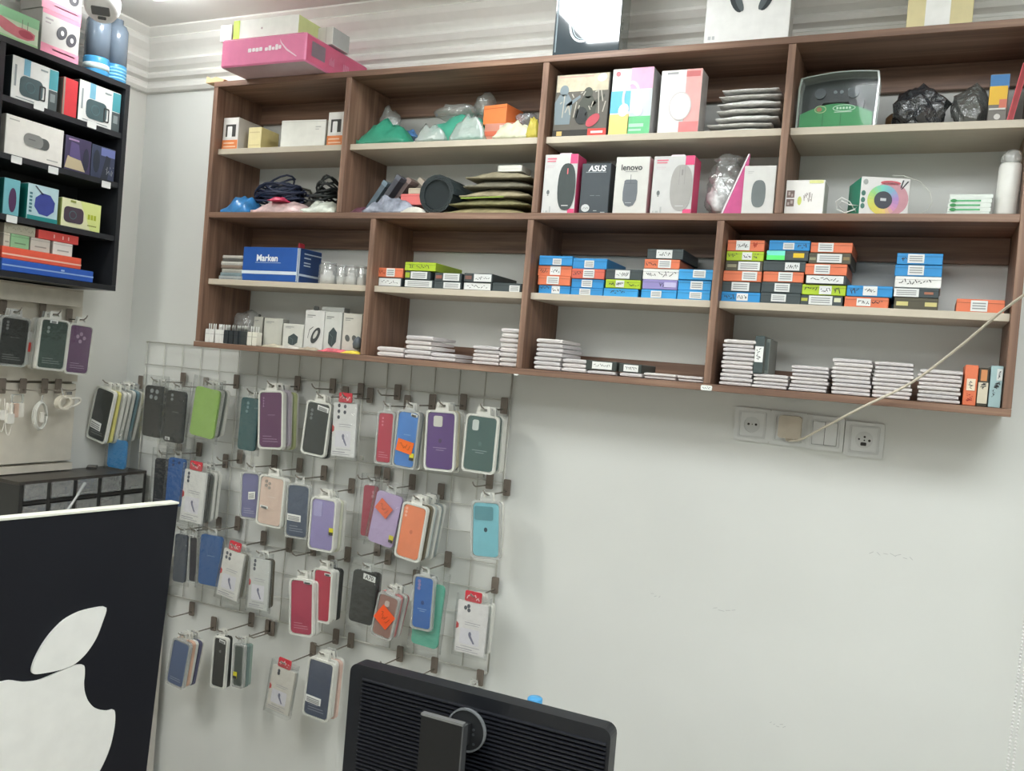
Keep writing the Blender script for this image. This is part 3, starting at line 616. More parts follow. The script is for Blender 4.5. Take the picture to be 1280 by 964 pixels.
for X, Z in ((-.22, .62), (.2, .62)):
    MB().prism(ell(X*wd, h*Z, .012, .012, 14), .008, .014).build('thumbstick', mat((70, 78, 82), .4), pb)
for X, Z in ((-.03, .64), (.05, .64), (.25, .66), (.15, .67)): MB().prism(ell(X*wd, h*Z, .004, .004, 10), .011, .014).build('pad_button', mat((120, 130, 134), .4), pb)
o = tag(crumple('dark_bag', (.052, .046, .048), clear((62, 66, 72), .86, .9, 60, .12, .3), seed=21, amp=.4, freq=44, smooth=False, loc=(at(1146, .07, ZU), .095, ZU)), 'dark plastic bag of black parts in the fourth top compartment', 'bag')
o = tag(crumple('dark_bag', (.036, .042, .046), clear((104, 108, 106), .6, .9, 60, .1, .3), seed=24, amp=.35, freq=44, smooth=False, loc=(at(1211, .08, ZU), .10, ZU)), 'grey see-through bag beside the blue and yellow packet', 'bag')
o = tag(crumple('brown_bag', (.014, .025, .028), mat((112, 84, 56), .6, .4, 50, bump=.5), seed=27, amp=.4, freq=40, loc=(at(1113, .1, ZU), .15, ZU)), 'small brown crumpled packet left of the dark bag', 'bag')
t, wd, h = carton('toy_packet', 'blue and yellow packet in clear film near the right side panel', 'packet', 1233, 1257, 92, .06, ZU, .04, (116, 112, 104), (90, 86, 80))
flats('blue_panel', [uv(wd, h, .0, 1, .72, .98)], E1, (66, 130, 190), t); flats('yellow_panel', [uv(wd, h, 0, .95, .40, .76)], E2, (236, 190, 50), t); flats('red_panel', [uv(wd, h, .55, .95, .33, .5)], E3, (214, 120, 96), t)
flats('film_edge', [uv(wd, h, .05, .9, .30, .335)], E4, (222, 222, 214), t); MB().flat(ell(.0, h*.17, .006, .006), E1).build('round_seal', mat((214, 212, 206), .5), t)
xr = at(1261, .05, ZU)
t = thing('red_folder', 'thin red folder leaning by the right side panel in the top row', 'folder', (xr, .05, ZU), 0, None, (0, .17, 0))
MB().box(-.006, .006, 0, .12, .0012, .125).build('folder_cover', mat((214, 70, 78), .4), t); MB().box(-.004, .004, -.001, .119, .004, .122).build('folder_pages', mat((170, 60, 64), .6), t)
# ------------------------------------------------------------------ row on the middle board
x = at(296, .03, ZM); tag(pouch('plastic_bag', .105, .10, .085, mat((60, 128, 186), .3, .35, 30, bump=.5), seed=41, loc=(x-.004, .02, ZM), wav=.25), 'crumpled sky blue plastic bag at the left end of the middle board', 'bag')
x = at(350, .03, ZM); tag(pouch('plastic_bag', .19, .085, .062, mat((206, 178, 176), .35, .3, 30, bump=.4), seed=42, loc=(x, .012, ZM), wav=.2), 'pale pink plastic bag under the dark coiled cables', 'bag')
tag(pouch('plastic_bag', .055, .04, .02, mat((206, 60, 96), .4, .2, 30), seed=43, loc=(at(345, .02, ZM), .010, ZM+.036)), 'bright pink label strip on the pale pink bag', 'label')
x = at(400, .03, ZM); tag(pouch('plastic_bag', .12, .085, .06, mat((206, 212, 200), .35, .25, 40, bump=.5), seed=44, loc=(x, .014, ZM), wav=.4), 'white green-tinted plastic bag under the small dark cable', 'bag')
def cable(name, label, pts_list, c, loc, r=.0032, cat='cable'):
    mb = MB()
    for pts in pts_list: mb.tube(pts, r, 5)
    o = mb.build(name, mat(c, .45, .1), None, True, loc); return tag(o, label, cat)
x = at(338, .07, ZM)
cable('cable_coil', 'large coil of dark navy cables heaped on the pale pink bag', [coil(0, .098, .03, 6, .004, 1), coil(-.01, .085, .036, 5, .004, 2), coil(.015, .075, .03, 5, .004, 5), coil(-.005, .09, .02, 5, .004, 4)], (46, 54, 78), (x, .045, ZM+.042))
cable('cable_coil', 'loose black cable loop leaning up against the wall behind the navy coil', [[(-.05, .12, .03), (-.055, .13, .08), (-.02, .135, .112), (.03, .13, .10), (.06, .12, .06), (.065, .1, .03)]], (84, 84, 72), (x+.015, .06, ZM+.002), .004)
x = at(398, .06, ZM)
cable('cable_coil', 'small black cable bundle beside the first upper divider', [coil(-.01, .048, .02, 6, .0038, 7), coil(.006, .036, .034, 6, .0038, 9)], (48, 54, 54), (x-.004, .04, ZM+.040))
# second middle compartment
x = at(482, .03, ZM); tag(pouch('plastic_bag', .165, .042, .07, mat((150, 156, 170), .25, .45, 40, bump=.6), seed=46, loc=(x+.016, .012, ZM), wav=.35), 'rumpled grey white plastic bag at the left front of the second middle compartment', 'bag')
tag(pouch('plastic_bag', .045, .05, .035, mat((110, 70, 84), .4, .3, 40), seed=47, loc=(at(441, .02, ZM)+.012, .02, ZM+.0005), wav=.2), 'small maroon cloth corner beside the first upper divider', 'cloth')
def leaner(lab, px, c, tilt, hgt, y, wdt=.016, dep=.09, mm=None):
    x = at(px, y, ZM); t = thing('phone_sleeve', lab, 'sleeve', (x, y, ZM+.0015+wdt/2*math.sin(tilt)), 0, 'dark sleeves leaning in the second middle compartment', (0, tilt, 0))
    MB().prism(rrect(-wdt/2, wdt/2, 0, hgt, wdt*.4, 3), 0, dep).build('sleeve', mm or mat(c, .5, .15, 40), t)
    MB().prism(rrect(-wdt/2-.001, wdt/2+.001, hgt-.012, hgt+.0015, .002, 2), -.001, dep+.001).build('sleeve_edge', mat(tuple(min(255, int(v*1.35)) for v in c), .4, .1), t)
leaner('leftmost dark slate sleeve leaning right in the second middle compartment', 454, (92, 108, 118), .62, .115, .075, .016, .06)
leaner('charcoal sleeve, second from the left of the leaning sleeves', 467, (70, 72, 80), .62, .128, .055, .016, .028)
leaner('brown grey sleeve, third from the left of the leaning sleeves', 478, (128, 112, 108), .66, .130, .085, .016, .04)
leaner('pale grey sleeve, rightmost of the leaning sleeves', 489, (170, 160, 148), .72, .142, .128, .022, .065)
t, wd, h = carton('small_box', 'salmon pink box beside the rolled black mat', 'box', 500, 528, 234, .035, ZM+.027, .06, (232, 120, 116), (196, 90, 90), rz=.0, h=.03)
flats('lid_seam', [uv(wd, h, 0, 1, .78, .84)], E1, (206, 96, 96), t)
tag(pouch('plastic_bag', .11, .06, .03, mat((120, 128, 118), .6, .2, 30), seed=53, loc=(at(516, .05, ZM), .038, ZM)), 'grey green flat packet under the salmon pink box', 'packet')
t, wd, h = carton('small_box', 'thin beige box on the salmon pink box', 'box', 510, 528, 226, .038, ZM+.0575, .05, (200, 186, 164), h=.016); flats('lid_seam', [uv(wd, h, 0, 1, .7, .8)], E1, (180, 166, 146), t)
tag(pouch('plastic_bag', .07, .03, .03, mat((214, 212, 200), .5, .15, 40), seed=48, loc=(at(517, .02, ZM), .008, ZM), wav=.15), 'white paper packet in front of the rolled mat', 'packet')
p = PY(547.5, 245, .04); rr = (PY(569.5, 245, .04)-p).length
t = thing('rolled_mat', 'rolled black mat seen end-on in the second middle compartment', 'mat', (p.x, .03, ZM+rr))
sp = []; 
for i in range(64):
    a_ = i/63*math.pi*2*3.6; q = rr*(1-.24*(i/63)); sp.append((q*math.cos(a_), q*math.sin(a_)))
def spiral(mbx, th):
    n = len(sp)
    inn = [(x*(1-th/math.hypot(x, z)), z*(1-th/math.hypot(x, z))) for x, z in sp]
    vs = [(x, 0, z) for x, z in sp]+[(x, 0, z) for x, z in inn]+[(x, .14, z) for x, z in sp]+[(x, .14, z) for x, z in inn]
    fs = []
    for i in range(n-1):
        fs += [(i+1, i, n+i, n+i+1), (2*n+i, 2*n+i+1, 3*n+i+1, 3*n+i), (i, i+1, 2*n+i+1, 2*n+i), (n+i+1, n+i, 3*n+i, 3*n+i+1)]
    return mbx.add(vs, fs)
spiral(MB(), .0026).build('mat_sheet', mat((44, 54, 56), .6, .1), t, False)
MB().prism(ell(0, 0, rr*.73, rr*.73, 24), .006, .13).build('mat_core', mat((34, 42, 44), .8, .1), t)
OLI = [(138, 128, 92), (122, 118, 82), (150, 140, 112), (112, 108, 92), (140, 132, 108)]
zz = ZM
for i, (x0, x1, hh, nm) in enumerate(((556, 655, .026, 'lowest of the pile'), (562, 660, .026, 'with the grass green edge'), (574, 660, .030, 'middle'), (578, 661, .028, 'second from the top'), (580, 661, .026, 'topmost'))):
    a, b = Xat(x0, .02, zz), Xat(x1, .02, zz)
    o = pouch('cloth_pouch', b-a, .13, hh*1.25, mat(OLI[i], .75, .25, 50), seed=60+i, loc=((a+b)/2, .012+.004*i, zz), pinch=.62, wav=.1)
    tag(o, f"flat olive brown cloth pouch beside the rolled mat, {nm}", 'pouch', 'olive cloth pouches right of the rolled mat')
    if i == 1: flats('green_trim', [[(-(b-a)*.35, .016), ((b-a)*.2, .019), ((b-a)*.2, .023), (-(b-a)*.35, .020)]], -.001, (126, 150, 50), o)
    zz += hh*.86
t, wd, h = carton('small_box', 'small white packet on top of the olive pouches', 'packet', 622, 652, 218, .05, zz-.001, .06, (226, 226, 216), h=.017); flats('lid_seam', [uv(wd, h, 0, 1, .4, .46)], E1, (206, 206, 196), t)
# third middle compartment: mouse boxes
def mouse_box(lab, x0, x1, yt, mc, dot):
    t, wd, h = carton('mouse_box', lab, 'box', x0, x1, yt, .012, ZM, .06, (208, 208, 206), (222, 74, 120), top=(216, 214, 212))
    flats('pink_corner', [uv(wd, h, .78, 1, .84, 1)], E1, (228, 80, 128), t); flats('pink_edge', [uv(wd, h, .80, 1, .0, .08)], E1, (228, 80, 128), t)
    m_ = MB().prism([(x+.22*wd, z+h*.45) for x, z in [(k_x*wd*.265*(1 if k_x > 0 else 1), k_z*h*.395) for k_x, k_z in [(math.copysign(abs(math.cos(a))**.75, math.cos(a)), math.copysign(abs(math.sin(a))**.85, math.sin(a))) for a in [2*math.pi*i/28 for i in range(28)]]]], E2-.0006, E1).build('printed_mouse', mat(mc, .4, .06), t)
    f_ = E2-.0012
    flats('printed_wheel', [rrect(.215*wd, .245*wd, h*.66, h*.76, .001, 2)], f_, dot, m_)
    flats('printed_line', [rect(.11*wd, .31*wd, h*.125, h*.14)], f_, (200, 202, 202), m_)
    flats('printed_line', [rect(.16*wd, .165*wd, h*.5, h*.82), rect(.29*wd, .295*wd, h*.5, h*.82)], f_, tuple(int(v*.8) for v in mc), m_)
    flats('printed_word', [uv(wd, h, .08, .36, .915, .94), uv(wd, h, .08, .34, .875, .895)], E1, (226, 120, 140), t)
    flats('printed_line', [uv(wd, h, .08, .32, .80, .815), uv(wd, h, .08, .28, .775, .785)], E1, (206, 196, 198), t)
    flats('printed_mark', [ell((.17-.5)*wd, h*.36, .004, .006, 10), rect((.15-.5)*wd, (.19-.5)*wd, h*.30, h*.315)], E1, (110, 116, 116), t)
    flats('printed_mark', [uv(wd, h, .06, .09, .02, .05), uv(wd, h, .13, .2, .02, .05), uv(wd, h, .24, .28, .02, .12)], E1, (180, 184, 182), t)
    MB().prism(rrect(-.012, .022, 0, .008, .003, 3), .02, .022).build('hang_tab', mat((236, 220, 226), .3), t, loc=(-.002, 0, h))
mouse_box('white and pink mouse box with a black mouse picture', 676, 717, 193, (58, 68, 68), (226, 110, 116))
t, wd, h = carton('mouse_box', 'black mouse box with white four-letter brand lettering', 'box', 723, 759, 204, .02, ZM, .075, (66, 74, 80), (50, 56, 58))
text_poly('ASUS', wd*.62, .03*wd, h*.89, E1, t, (232, 236, 238), bold=.03, shear=.15)
flats('printed_line', [uv(wd, h, .15, .85, .815, .83)], E1, (150, 158, 162), t); flats('printed_line', [uv(wd, h, .35, .5, .36, .37), uv(wd, h, .55, .7, .36, .367)], E1, (120, 128, 132), t)
MB().flat(ell(-.28*wd, h*.12, .011, .0095, 14), E1).build('round_sticker', mat((208, 212, 212), .4), t); flats('sticker_print', scribble(-.38*wd, -.18*wd, h*.09, h*.15, 5, .0006, 4), E2, (120, 126, 126), t)
flats('printed_line', [uv(wd, h, .5, .62, .06, .075), uv(wd, h, .75, .9, .03, .045)], E1, (170, 178, 180), t)
t, wd, h = carton('mouse_box', 'white mouse box with black lower-case brand lettering and a grey mouse picture', 'box', 765, 807, 196, .016, ZM, .05, (212, 212, 206), (190, 190, 184))
text_poly('lenovo', wd*.62, -.02*wd, h*.81, E1, t, (60, 62, 64), bold=.02)
flats('printed_line', [uv(wd, h, .3, .66, .735, .75)], E1, (170, 170, 168), t); flats('printed_cord', [uv(wd, h, .47, .485, .6, .69)], E1, (96, 100, 102), t)
P = [(-.20*wd, h*.58), (-.23*wd, h*.38), (-.22*wd, h*.24), (-.14*wd, h*.15), (-.02*wd, h*.125), (.10*wd, h*.15), (.18*wd, h*.24), (.20*wd, h*.38), (.18*wd, h*.58), (.13*wd, h*.60), (-.15*wd, h*.60)]
m_ = MB().prism(P, E2, E1).build('printed_mouse', mat((108, 114, 120), .4), t); flats('printed_line', [rect(-.2*wd, .17*wd, h*.53, h*.535), rect(-.022*wd, -.012*wd, h*.53, h*.6)], E3, (84, 90, 94), m_)
flats('printed_line', [rect(-.14*wd, .05*wd, h*.19, h*.2)], E3, (180, 184, 186), m_)
mouse_box('white and pink mouse box with a pale grey mouse picture', 812, 863, 195, (168, 166, 162), (140, 138, 136))
xb_ = at(901, .04, ZM)
t = thing('mouse_bag', 'clear bag of white cables with a magenta card, leaning beside the grey mouse box', 'bag', (xb_, .02, ZM))
crumple('bag_film', (.040, .026, .072), FILM, t, 71, .35, 46, 4, True, .1, (-.004, .06, .0))
crumple('white_contents', (.026, .018, .036), mat((226, 230, 228), .5, .3, 60, bump=.6), t, 73, .5, 50, 3, True, 0, (-.018, .05, .014))
MB().prism([(.004, .002), (.052, .002), (.056, .142)], .014, .017).build('magenta_card', mat((206, 84, 142), .4, .1), t)
MB().prism([(-.0, .002), (.0035, .002), (.0555, .142), (.0525, .142)], .013, .016).build('card_edge', mat((240, 232, 236), .4), t)
crumple('bag_top', (.034, .018, .012), FILM, t, 76, .5, 50, 3, False, .3, (-.004, .055, .124))
t, wd, h = carton('mouse_box', 'white box with a slim dark grey mouse picture beside the third upper divider', 'box', 926, 966, 207, .014, ZM, .05, (214, 214, 210), (200, 200, 194))
MB().prism([(x, z+h*.42) for x, z in [(math.copysign(abs(math.cos(a))**.7, math.cos(a))*wd*.22, math.copysign(abs(math.sin(a))**.8, math.sin(a))*h*.28) for a in [2*math.pi*i/26 for i in range(26)]]], E2, E1).build('printed_mouse', mat((108, 116, 116), .4), t)
flats('printed_line', [uv(wd, h, .12, .3, .87, .885), uv(wd, h, .12, .26, .84, .85)], E1, (190, 190, 188), t); flats('printed_cord', [uv(wd, h, .49, .505, .70, .76)], E1, (206, 206, 204), t)
# fourth middle compartment
t, wd, h = carton('speaker_box', 'square white box with a small green motif and codes, beside the third upper divider', 'box', 979.5, 1028, 225, .02, ZM, .075, (240, 238, 234), (210, 206, 200))
flats('yellow_edge', [uv(wd, h, .6, .96, .9, .99), uv(wd, h, .0, .16, .0, .04)], E1, (222, 224, 150), t)
flats('printed_code', [uv(wd, h, .04, .24, .49, .70), uv(wd, h, .04, .24, .24, .45)], E1, (130, 110, 104), t); flats('printed_mark', [uv(wd, h, .08, .13, .56, .66), uv(wd, h, .16, .2, .52, .6), uv(wd, h, .07, .12, .28, .36), uv(wd, h, .15, .21, .32, .41)], E2, (196, 180, 174), t)
MB().flat(ell(-.12*wd, h*.40, .0045, .010, 12), E1).build('printed_leaf', mat((206, 214, 110), .5), t); flats('printed_script', scribble(-.02*wd, .2*wd, h*.32, h*.7, 10, .0007, 12), E1, (160, 150, 144), t)
rz = .33
t, wd, h = carton('speaker_box', 'white box turned to show its green side, picturing a round speaker with a rainbow ring', 'box', 1074, 1134, 222, .024, ZM, .10, (226, 224, 222), (44, 146, 116), rz=rz)
for k, (ra, rb, c) in enumerate(((.94, 1.0, (150, 110, 124)),)): MB().flat(ell(.11*wd, h*.44, .038, .036, 26), E1).build('printed_body', mat((204, 150, 160), .4), t)
hues = [(222, 210, 90), (236, 206, 120), (214, 150, 190), (178, 140, 200), (130, 180, 206), (120, 206, 190), (150, 206, 130), (206, 214, 100)]
n_ = 24; cx_, cz_ = -.03*wd, h*.40
for i in range(n_):
    P = [(cx_+r_*math.cos(2*math.pi*(i+q)/n_), cz_+r_*math.sin(2*math.pi*(i+q)/n_)) for r_, q in ((.0185, 0), (.0325, 0), (.0325, .5), (.0325, 1), (.0185, 1), (.0185, .5))]
    MB().flat([P[0], P[1], P[2], P[3], P[4], P[5]], E2).build('printed_ring', mat(tuple(int(hues[(i//3+3) % 8][q_]*(1-(i % 3)/3)+hues[(i//3+4) % 8][q_]*((i % 3)/3)) for q_ in range(3)), .4), t)
MB().flat(ell(cx_, cz_, .0188, .0188, 22), E3).build('printed_speaker', mat((62, 66, 76), .4), t); flats('printed_mark', [rect(cx_-.006, cx_+.006, cz_-.002, cz_+.004)], E4, (200, 204, 206), t)
MB().flat(ell(.1*wd, h*.86, .021, .005, 16), E1).build('printed_oval', mat((206, 96, 106), .5), t)
flats('printed_strap', [[(.30*wd, h*.73), (.33*wd, h*.75), (.37*wd, h*.95), (.34*wd, h*.95)], [(.31*wd, h*.70), (.35*wd, h*.72), (.47*wd, h*.92), (.44*wd, h*.93)]], E2, (58, 60, 66), t)
flats('printed_mark', [ell(-.44*wd, h*v, .0045, .006, 10) for v in (.56, .38, .22)], E1, (70, 120, 106), t); MB().flat(ell(-.41*wd, h*.86, .005, .006), E1).build('printed_mark', mat((170, 174, 170), .5), t)
cable('white_cable', 'thin white cable looped in front of the green side of the speaker box', [[(p.x, p.y, p.z) for p in [PY(px, py, Y_) for px, py, Y_ in ((1070, 265, .03), (1062, 252, .022), (1052, 247, .02), (1045, 252, .02), (1046, 262, .022), (1056, 266, .02), (1068, 262, .018), (1073, 257, .018), (1062, 256, .02), (1052, 251, .022), (1049, 258, .024), (1056, 265.5, .03))]]], (240, 240, 236), (0, 0, 0), .0013)
cable('white_cable', 'thin white cable rising over the right of the speaker box', [[PY(px, py, Y_) for px, py, Y_ in ((1116, 219.5, .06), (1130, 220, .07), (1150, 227, .08), (1162, 240, .085), (1165, 252, .08), (1160, 262, .07), (1152, 266.3, .06))]], (222, 222, 214), (0, 0, 0), .001)
for i in range(5):
    x0, x1 = Xat(1184, .03, ZM), Xat(1238, .03, ZM); hh = .0088
    t = thing('blister_card', f"white and green pack, {ORDW[i]} up in the small pile by the wrapped roll", 'pack', ((x0+x1)/2+R_.uniform(-.002, .002), .03, ZM+i*.0092), 0, 'white and green packs on the middle board')
    MB().prism(rrect(-(x1-x0)/2, (x1-x0)/2, 0, hh, .002, 2), 0, .08).build('pack', mat((224, 232, 224), .3, .08), t)
    if i in (1, 2, 3): flats('green_stripe', [rect(-(x1-x0)*.46, (x1-x0)*.25, hh*.3, hh*.7)], E1, (86, 176, 116), t); MB().flat(ell(-(x1-x0)*.38, hh*.5, .006, hh*.42, 10), E2).build('green_blot', mat((44, 140, 70), .5), t)
x0, x1 = Xat(1246, .03, ZM), Xat(1270, .03, ZM)
t = thing('wrapped_roll', 'upright white roll in clear wrap beside the right side panel on the middle board', 'roll', ((x0+x1)/2-.002, .055, ZM), 0, None, (0, .03, 0))
MB().lathe([(.004, .001), (.0185, .002), (.0215, .010), (.0215, .105), (.0195, .112), (.006, .113)], 20).build('roll', mat((234, 234, 228), .4, .05), t, True)
crumple('wrap_twist', (.017, .014, .016), clear((236, 238, 234), .35, .7, 60, .1, .3), t, 81, .5, 60, 2, False, 0, (0, 0, .110))

# ------------------------------------------------------------------ first lower compartments: blue box, jars, adapters
for i, (x0, x1, hh, c) in enumerate(((274, 303, .011, (150, 156, 156)), (275, 303, .010, (120, 138, 142)), (276, 303, .012, (168, 168, 160)), (276, 302, .010, (130, 116, 104)), (275, 302, .011, (182, 182, 174)), (276, 302, .009, (96, 96, 92)), (277, 302, .009, (176, 172, 164)))):
    z_ = ZL + [0, .0112, .0214, .0336, .0438, .055, .0642][i]; a, b = Xat(x0, .03, ZL), Xat(x1, .03, ZL)
    t = thing('flat_case', f"flat greyish plastic case, {ORDW[i]} from the bottom of the pile left of the blue box", 'case', ((a+b)/2, .028+.002*(i % 3), z_), 0, 'flat cases left of the blue box')
    MB().prism(rrect(-(b-a)/2, (b-a)/2, 0, hh, .002, 2), 0, .11).build('case', mat(c, .35, .2, 60), t)
    flats('case_lip', [rect(-(b-a)*.45, (b-a)*.45, hh*.55, hh*.8)], E1, tuple(min(255, int(v*1.25)) for v in c), t)
t, wd, h = carton('shipping_box', 'blue printed cardboard box with white lettering on the first lower shelf', 'box', 300.5, 371.5, 309, .026, ZL, .105, (36, 88, 168), (34, 66, 120), top=(40, 84, 150), bev=.002, rz=-.03)
text_poly('Marken', wd*.38, -.05*wd, h*.67, E1, t, (240, 244, 248), bold=.03)
flats('printed_line', [uv(wd, h, .24, .70, .535, .55)], E1, (170, 190, 220), t); flats('white_stripe', [uv(wd, h, 0, .985, .205, .30)], E1, (214, 226, 236), t); flats('lid_seam', [uv(wd, h, .985, 1, .02, .98)], E2, (206, 216, 226), t)
sx = wd/2+.0006; mb = MB()
mb.add([(sx, .0, h*.2), (sx, .104, h*.2), (sx, .104, h*.26), (sx, .0, h*.26)], [(0, 1, 2, 3)]); mb.add([(sx, .0, h*.01), (sx, .007, h*.01), (sx, .007, h*.99), (sx, 0, h*.99)], [(0, 1, 2, 3)])
for v in (.84, .72, .58, .50): mb.add([(sx, .025, h*v), (sx, .025+.05*(v > .8)+.03, h*v), (sx, .025+.05*(v > .8)+.03, h*(v+.035)), (sx, .025, h*(v+.035))], [(0, 1, 2, 3)])
mb.build('side_print', mat((196, 210, 226), .5), t)
mb = MB(); mb.prism([(wd*.48, h), (wd*.52, h), (wd*.51, h+.012), (wd*.49, h+.014)], .0, .02).build('red_tab', mat((150, 40, 50), .5), t)
for i, (px, pw, yt, Y_) in enumerate(((407, 19, 328, .04), (426, 14, 332, .055), (437, 17, 332, .05), (451, 13, 333, .05))):
    x = at(px, Y_, ZL); r_ = (Xat(px+pw/2, Y_, ZL)-Xat(px-pw/2, Y_, ZL))/2; hh = Zat(yt, x, Y_)-ZL
    t = thing('glass_jar', f"small clear jar with white contents, {['leftmost of the four', 'second from the left', 'third from the left', 'rightmost, by the divider'][i]} right of the blue box", 'jar', (x, Y_+r_*.3, ZL), 0, 'small clear jars right of the blue box')
    MB().lathe([(r_*.9, .0), (r_, .003), (r_, hh*.86), (r_*.8, hh*.95)], 16).build('jar', clear((236, 238, 236), .22, .3, 60, .08, .3), t, True)
    MB().lathe([(r_*.82, .002), (r_*.82, hh*.42), (r_*.5, hh*.46), (r_*.45, hh*.62)], 14).build('contents', mat((222, 220, 214), .5, .1), t, True)
    MB().lathe([(r_*.84, hh*.9), (r_*.86, hh), (r_*.3, hh*1.01)], 14).build('lid', clear((236, 238, 236), .3, .3, 60, .1, .3), t, True)
def adapter(lab, px, py_top, Y_, c, kind='plug', group='small phone adapters on the bottom board'):
    x = at(px, Y_, Z0); hh = .04
    t = thing('plug_adapter', lab, 'adapter', (x, Y_, Z0), 0, group)
    MB().prism(rrect(-.0085, .0085, 0, hh, .003, 3), 0, .022).build('adapter_body', mat(c, .35, .04), t)
    for s in (-.004, .004): MB().lathe([(.0018, 0), (.0018, .015), (.0008, .017)], 8).build('pin', mat((196, 196, 192), .3, 0, metal=.7) if c[0] < 100 else mat((226, 226, 222), .35), t, True, (s, .011, hh))
    flats('body_seam', [rect(-.0085, .0085, hh*.62, hh*.66)], E1, tuple(int(v*.8) for v in c), t)
pos = ['first', 'second', 'third', 'fourth', 'fifth', 'sixth']
for i in range(4): adapter(f"white plug adapter, {pos[i]} from the left in the bottom left corner", 258.5+i*5.6+(4 if i > 1 else 0)*.3, 0, .014+.002*(i % 2), (228, 228, 224))
for i in range(3): adapter(f"white plug adapter in the second row, {pos[i]} from the left under the clear bag", 264+i*8, 0, .045, (220, 220, 216))
for i in range(4): adapter(f"black plug adapter, {pos[i]} from the left beside the white ones", 281.5+i*6.2, 0, .013+.003*(i % 2), (48, 54, 58))
for i in range(3): adapter(f"black plug adapter in the second row, {pos[i]} from the left", 288+i*7, 0, .05, (54, 60, 62))
for i in range(2): adapter(f"off-white plug adapter, {'left' if i == 0 else 'right'} one beside the black adapters", 311+i*6.4, 0, .016, (232, 230, 216))
adapter('small black adapter in front of the off-white ones', 303.5, 0, .010, (60, 64, 64))
o = tag(crumple('plastic_bag', (.05, .035, .052), clear((226, 230, 228), .2, .7, 60, .1, .3), seed=91, amp=.35, freq=30, loc=(at(300, .1, Z0), .125, Z0)), 'large clear crumpled bag behind the plug adapters', 'bag')
def acc(lab, x0, x1, yt, Y_, pic, c=(206, 206, 198), rz=0.0, tabh=0.0):
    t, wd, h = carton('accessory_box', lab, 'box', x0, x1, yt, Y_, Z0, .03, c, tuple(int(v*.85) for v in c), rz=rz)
    if pic == 'cube':
        g = MB().prism([(-.20*wd, h*.22), (.02*wd, h*.12), (.26*wd, h*.26), (.28*wd, h*.5), (.06*wd, h*.62), (-.20*wd, h*.48)], E2, E1).build('printed_adapter', mat((62, 74, 76), .4), t)
        flats('printed_line', [[(.02*wd, h*.12), (.035*wd, h*.12), (.05*wd, h*.38), (.035*wd, h*.38)], [(-.2*wd, h*.47), (.04*wd, h*.37), (.04*wd, h*.385), (-.2*wd, h*.485)]], E3, (110, 122, 122), g)
    elif pic == 'mouse':
        MB().prism(ell(.12*wd, h*.38, wd*.19, h*.22, 18, -.5), E2, E1).build('printed_power_pack', mat((64, 68, 68), .4), t); flats('printed_line', [ell(.12*wd, h*.40, wd*.08, h*.12, 12, -.5)], E3, (196, 196, 190), t)
        flats('printed_cord', [[(-.3*wd, h*.3), (-.28*wd, h*.3), (-.2*wd, h*.5), (-.02*wd, h*.58), (-.02*wd, h*.6), (-.22*wd, h*.52)]], E2, (90, 92, 92), t)
    elif pic == 'buds':
        for s in (-.2, .18): MB().prism(ell(s*wd, h*.38, wd*.12, h*.09, 12, .5), E2, E1).build('printed_plug', mat((96, 100, 98), .4), t)
    flats('printed_line', [uv(wd, h, .12, .55, .86, .885), uv(wd, h, .12, .4, .82, .835)], E1, (140, 142, 138), t)
    if tabh: MB().prism(rrect(-wd*.14, wd*.14, 0, tabh, .004, 3), .004, .006).build('hang_tab', mat((70, 72, 70), .4), t, loc=(0, 0, h))
    return t
acc('plain pale accessory box in the first bottom compartment', 328, 351, 398, .05, '', (200, 200, 190))
acc('accessory box with a dark cube charger picture, left one', 352, 377, 405, .035, 'cube')
acc('tall accessory box with an oval dark charger picture and a hang tab', 378.5, 402, 388, .04, 'mouse', (212, 212, 208), 0, .012)
acc('accessory box with a dark cube charger picture, right one', 403, 424, 390, .045, 'cube', (206, 208, 202))
acc('accessory box with two small grey plugs pictured, by the divider', 426, 449, 392, .05, 'buds', (206, 204, 194))
acc('grey white accessory box standing behind the tall one', 398, 426, 384, .085, '', (196, 198, 192))
acc('small pale box behind the plug adapters', 315, 326, 396, .075, '', (190, 190, 180), 0, .008)
for i, (px, c, w_, s) in enumerate(((340, (196, 188, 166), .07, 3), (362, (206, 200, 190), .08, 4), (385, (180, 166, 146), .07, 5))):
    tag(pouch('leaflet', w_, .03, .014, mat(c, .5, .25, 60), seed=95+s, loc=(at(px, .012, Z0), .004, Z0), wav=.3), f"flat {['tan', 'cream', 'brown'][i]} packet lying at the front edge of the first bottom compartment", 'packet')
tag(pouch('leaflet', .11, .03, .017, mat((214, 96, 110), .4, .45, 70), seed=101, loc=(at(420, .012, Z0)-.004, .004, Z0), wav=.3), 'red and white printed packet at the front edge of the first bottom compartment', 'packet')
tag(pouch('leaflet', .062, .028, .015, mat((232, 206, 60), .4, .12, 60), seed=102, loc=(at(440, .012, Z0)+.0, .0, Z0), wav=.15, rot=(0, 0, .0)), 'bright yellow packet at the front edge by the divider', 'packet')
tag(crumple('plug_bundle', (.013, .010, .020), mat((96, 104, 112), .5, .2, 60), seed=103, amp=.4, freq=60, sub=2, loc=(at(442, .02, Z0), .035, Z0+.012)), 'small grey plug bundle on the yellow packet', 'plug')
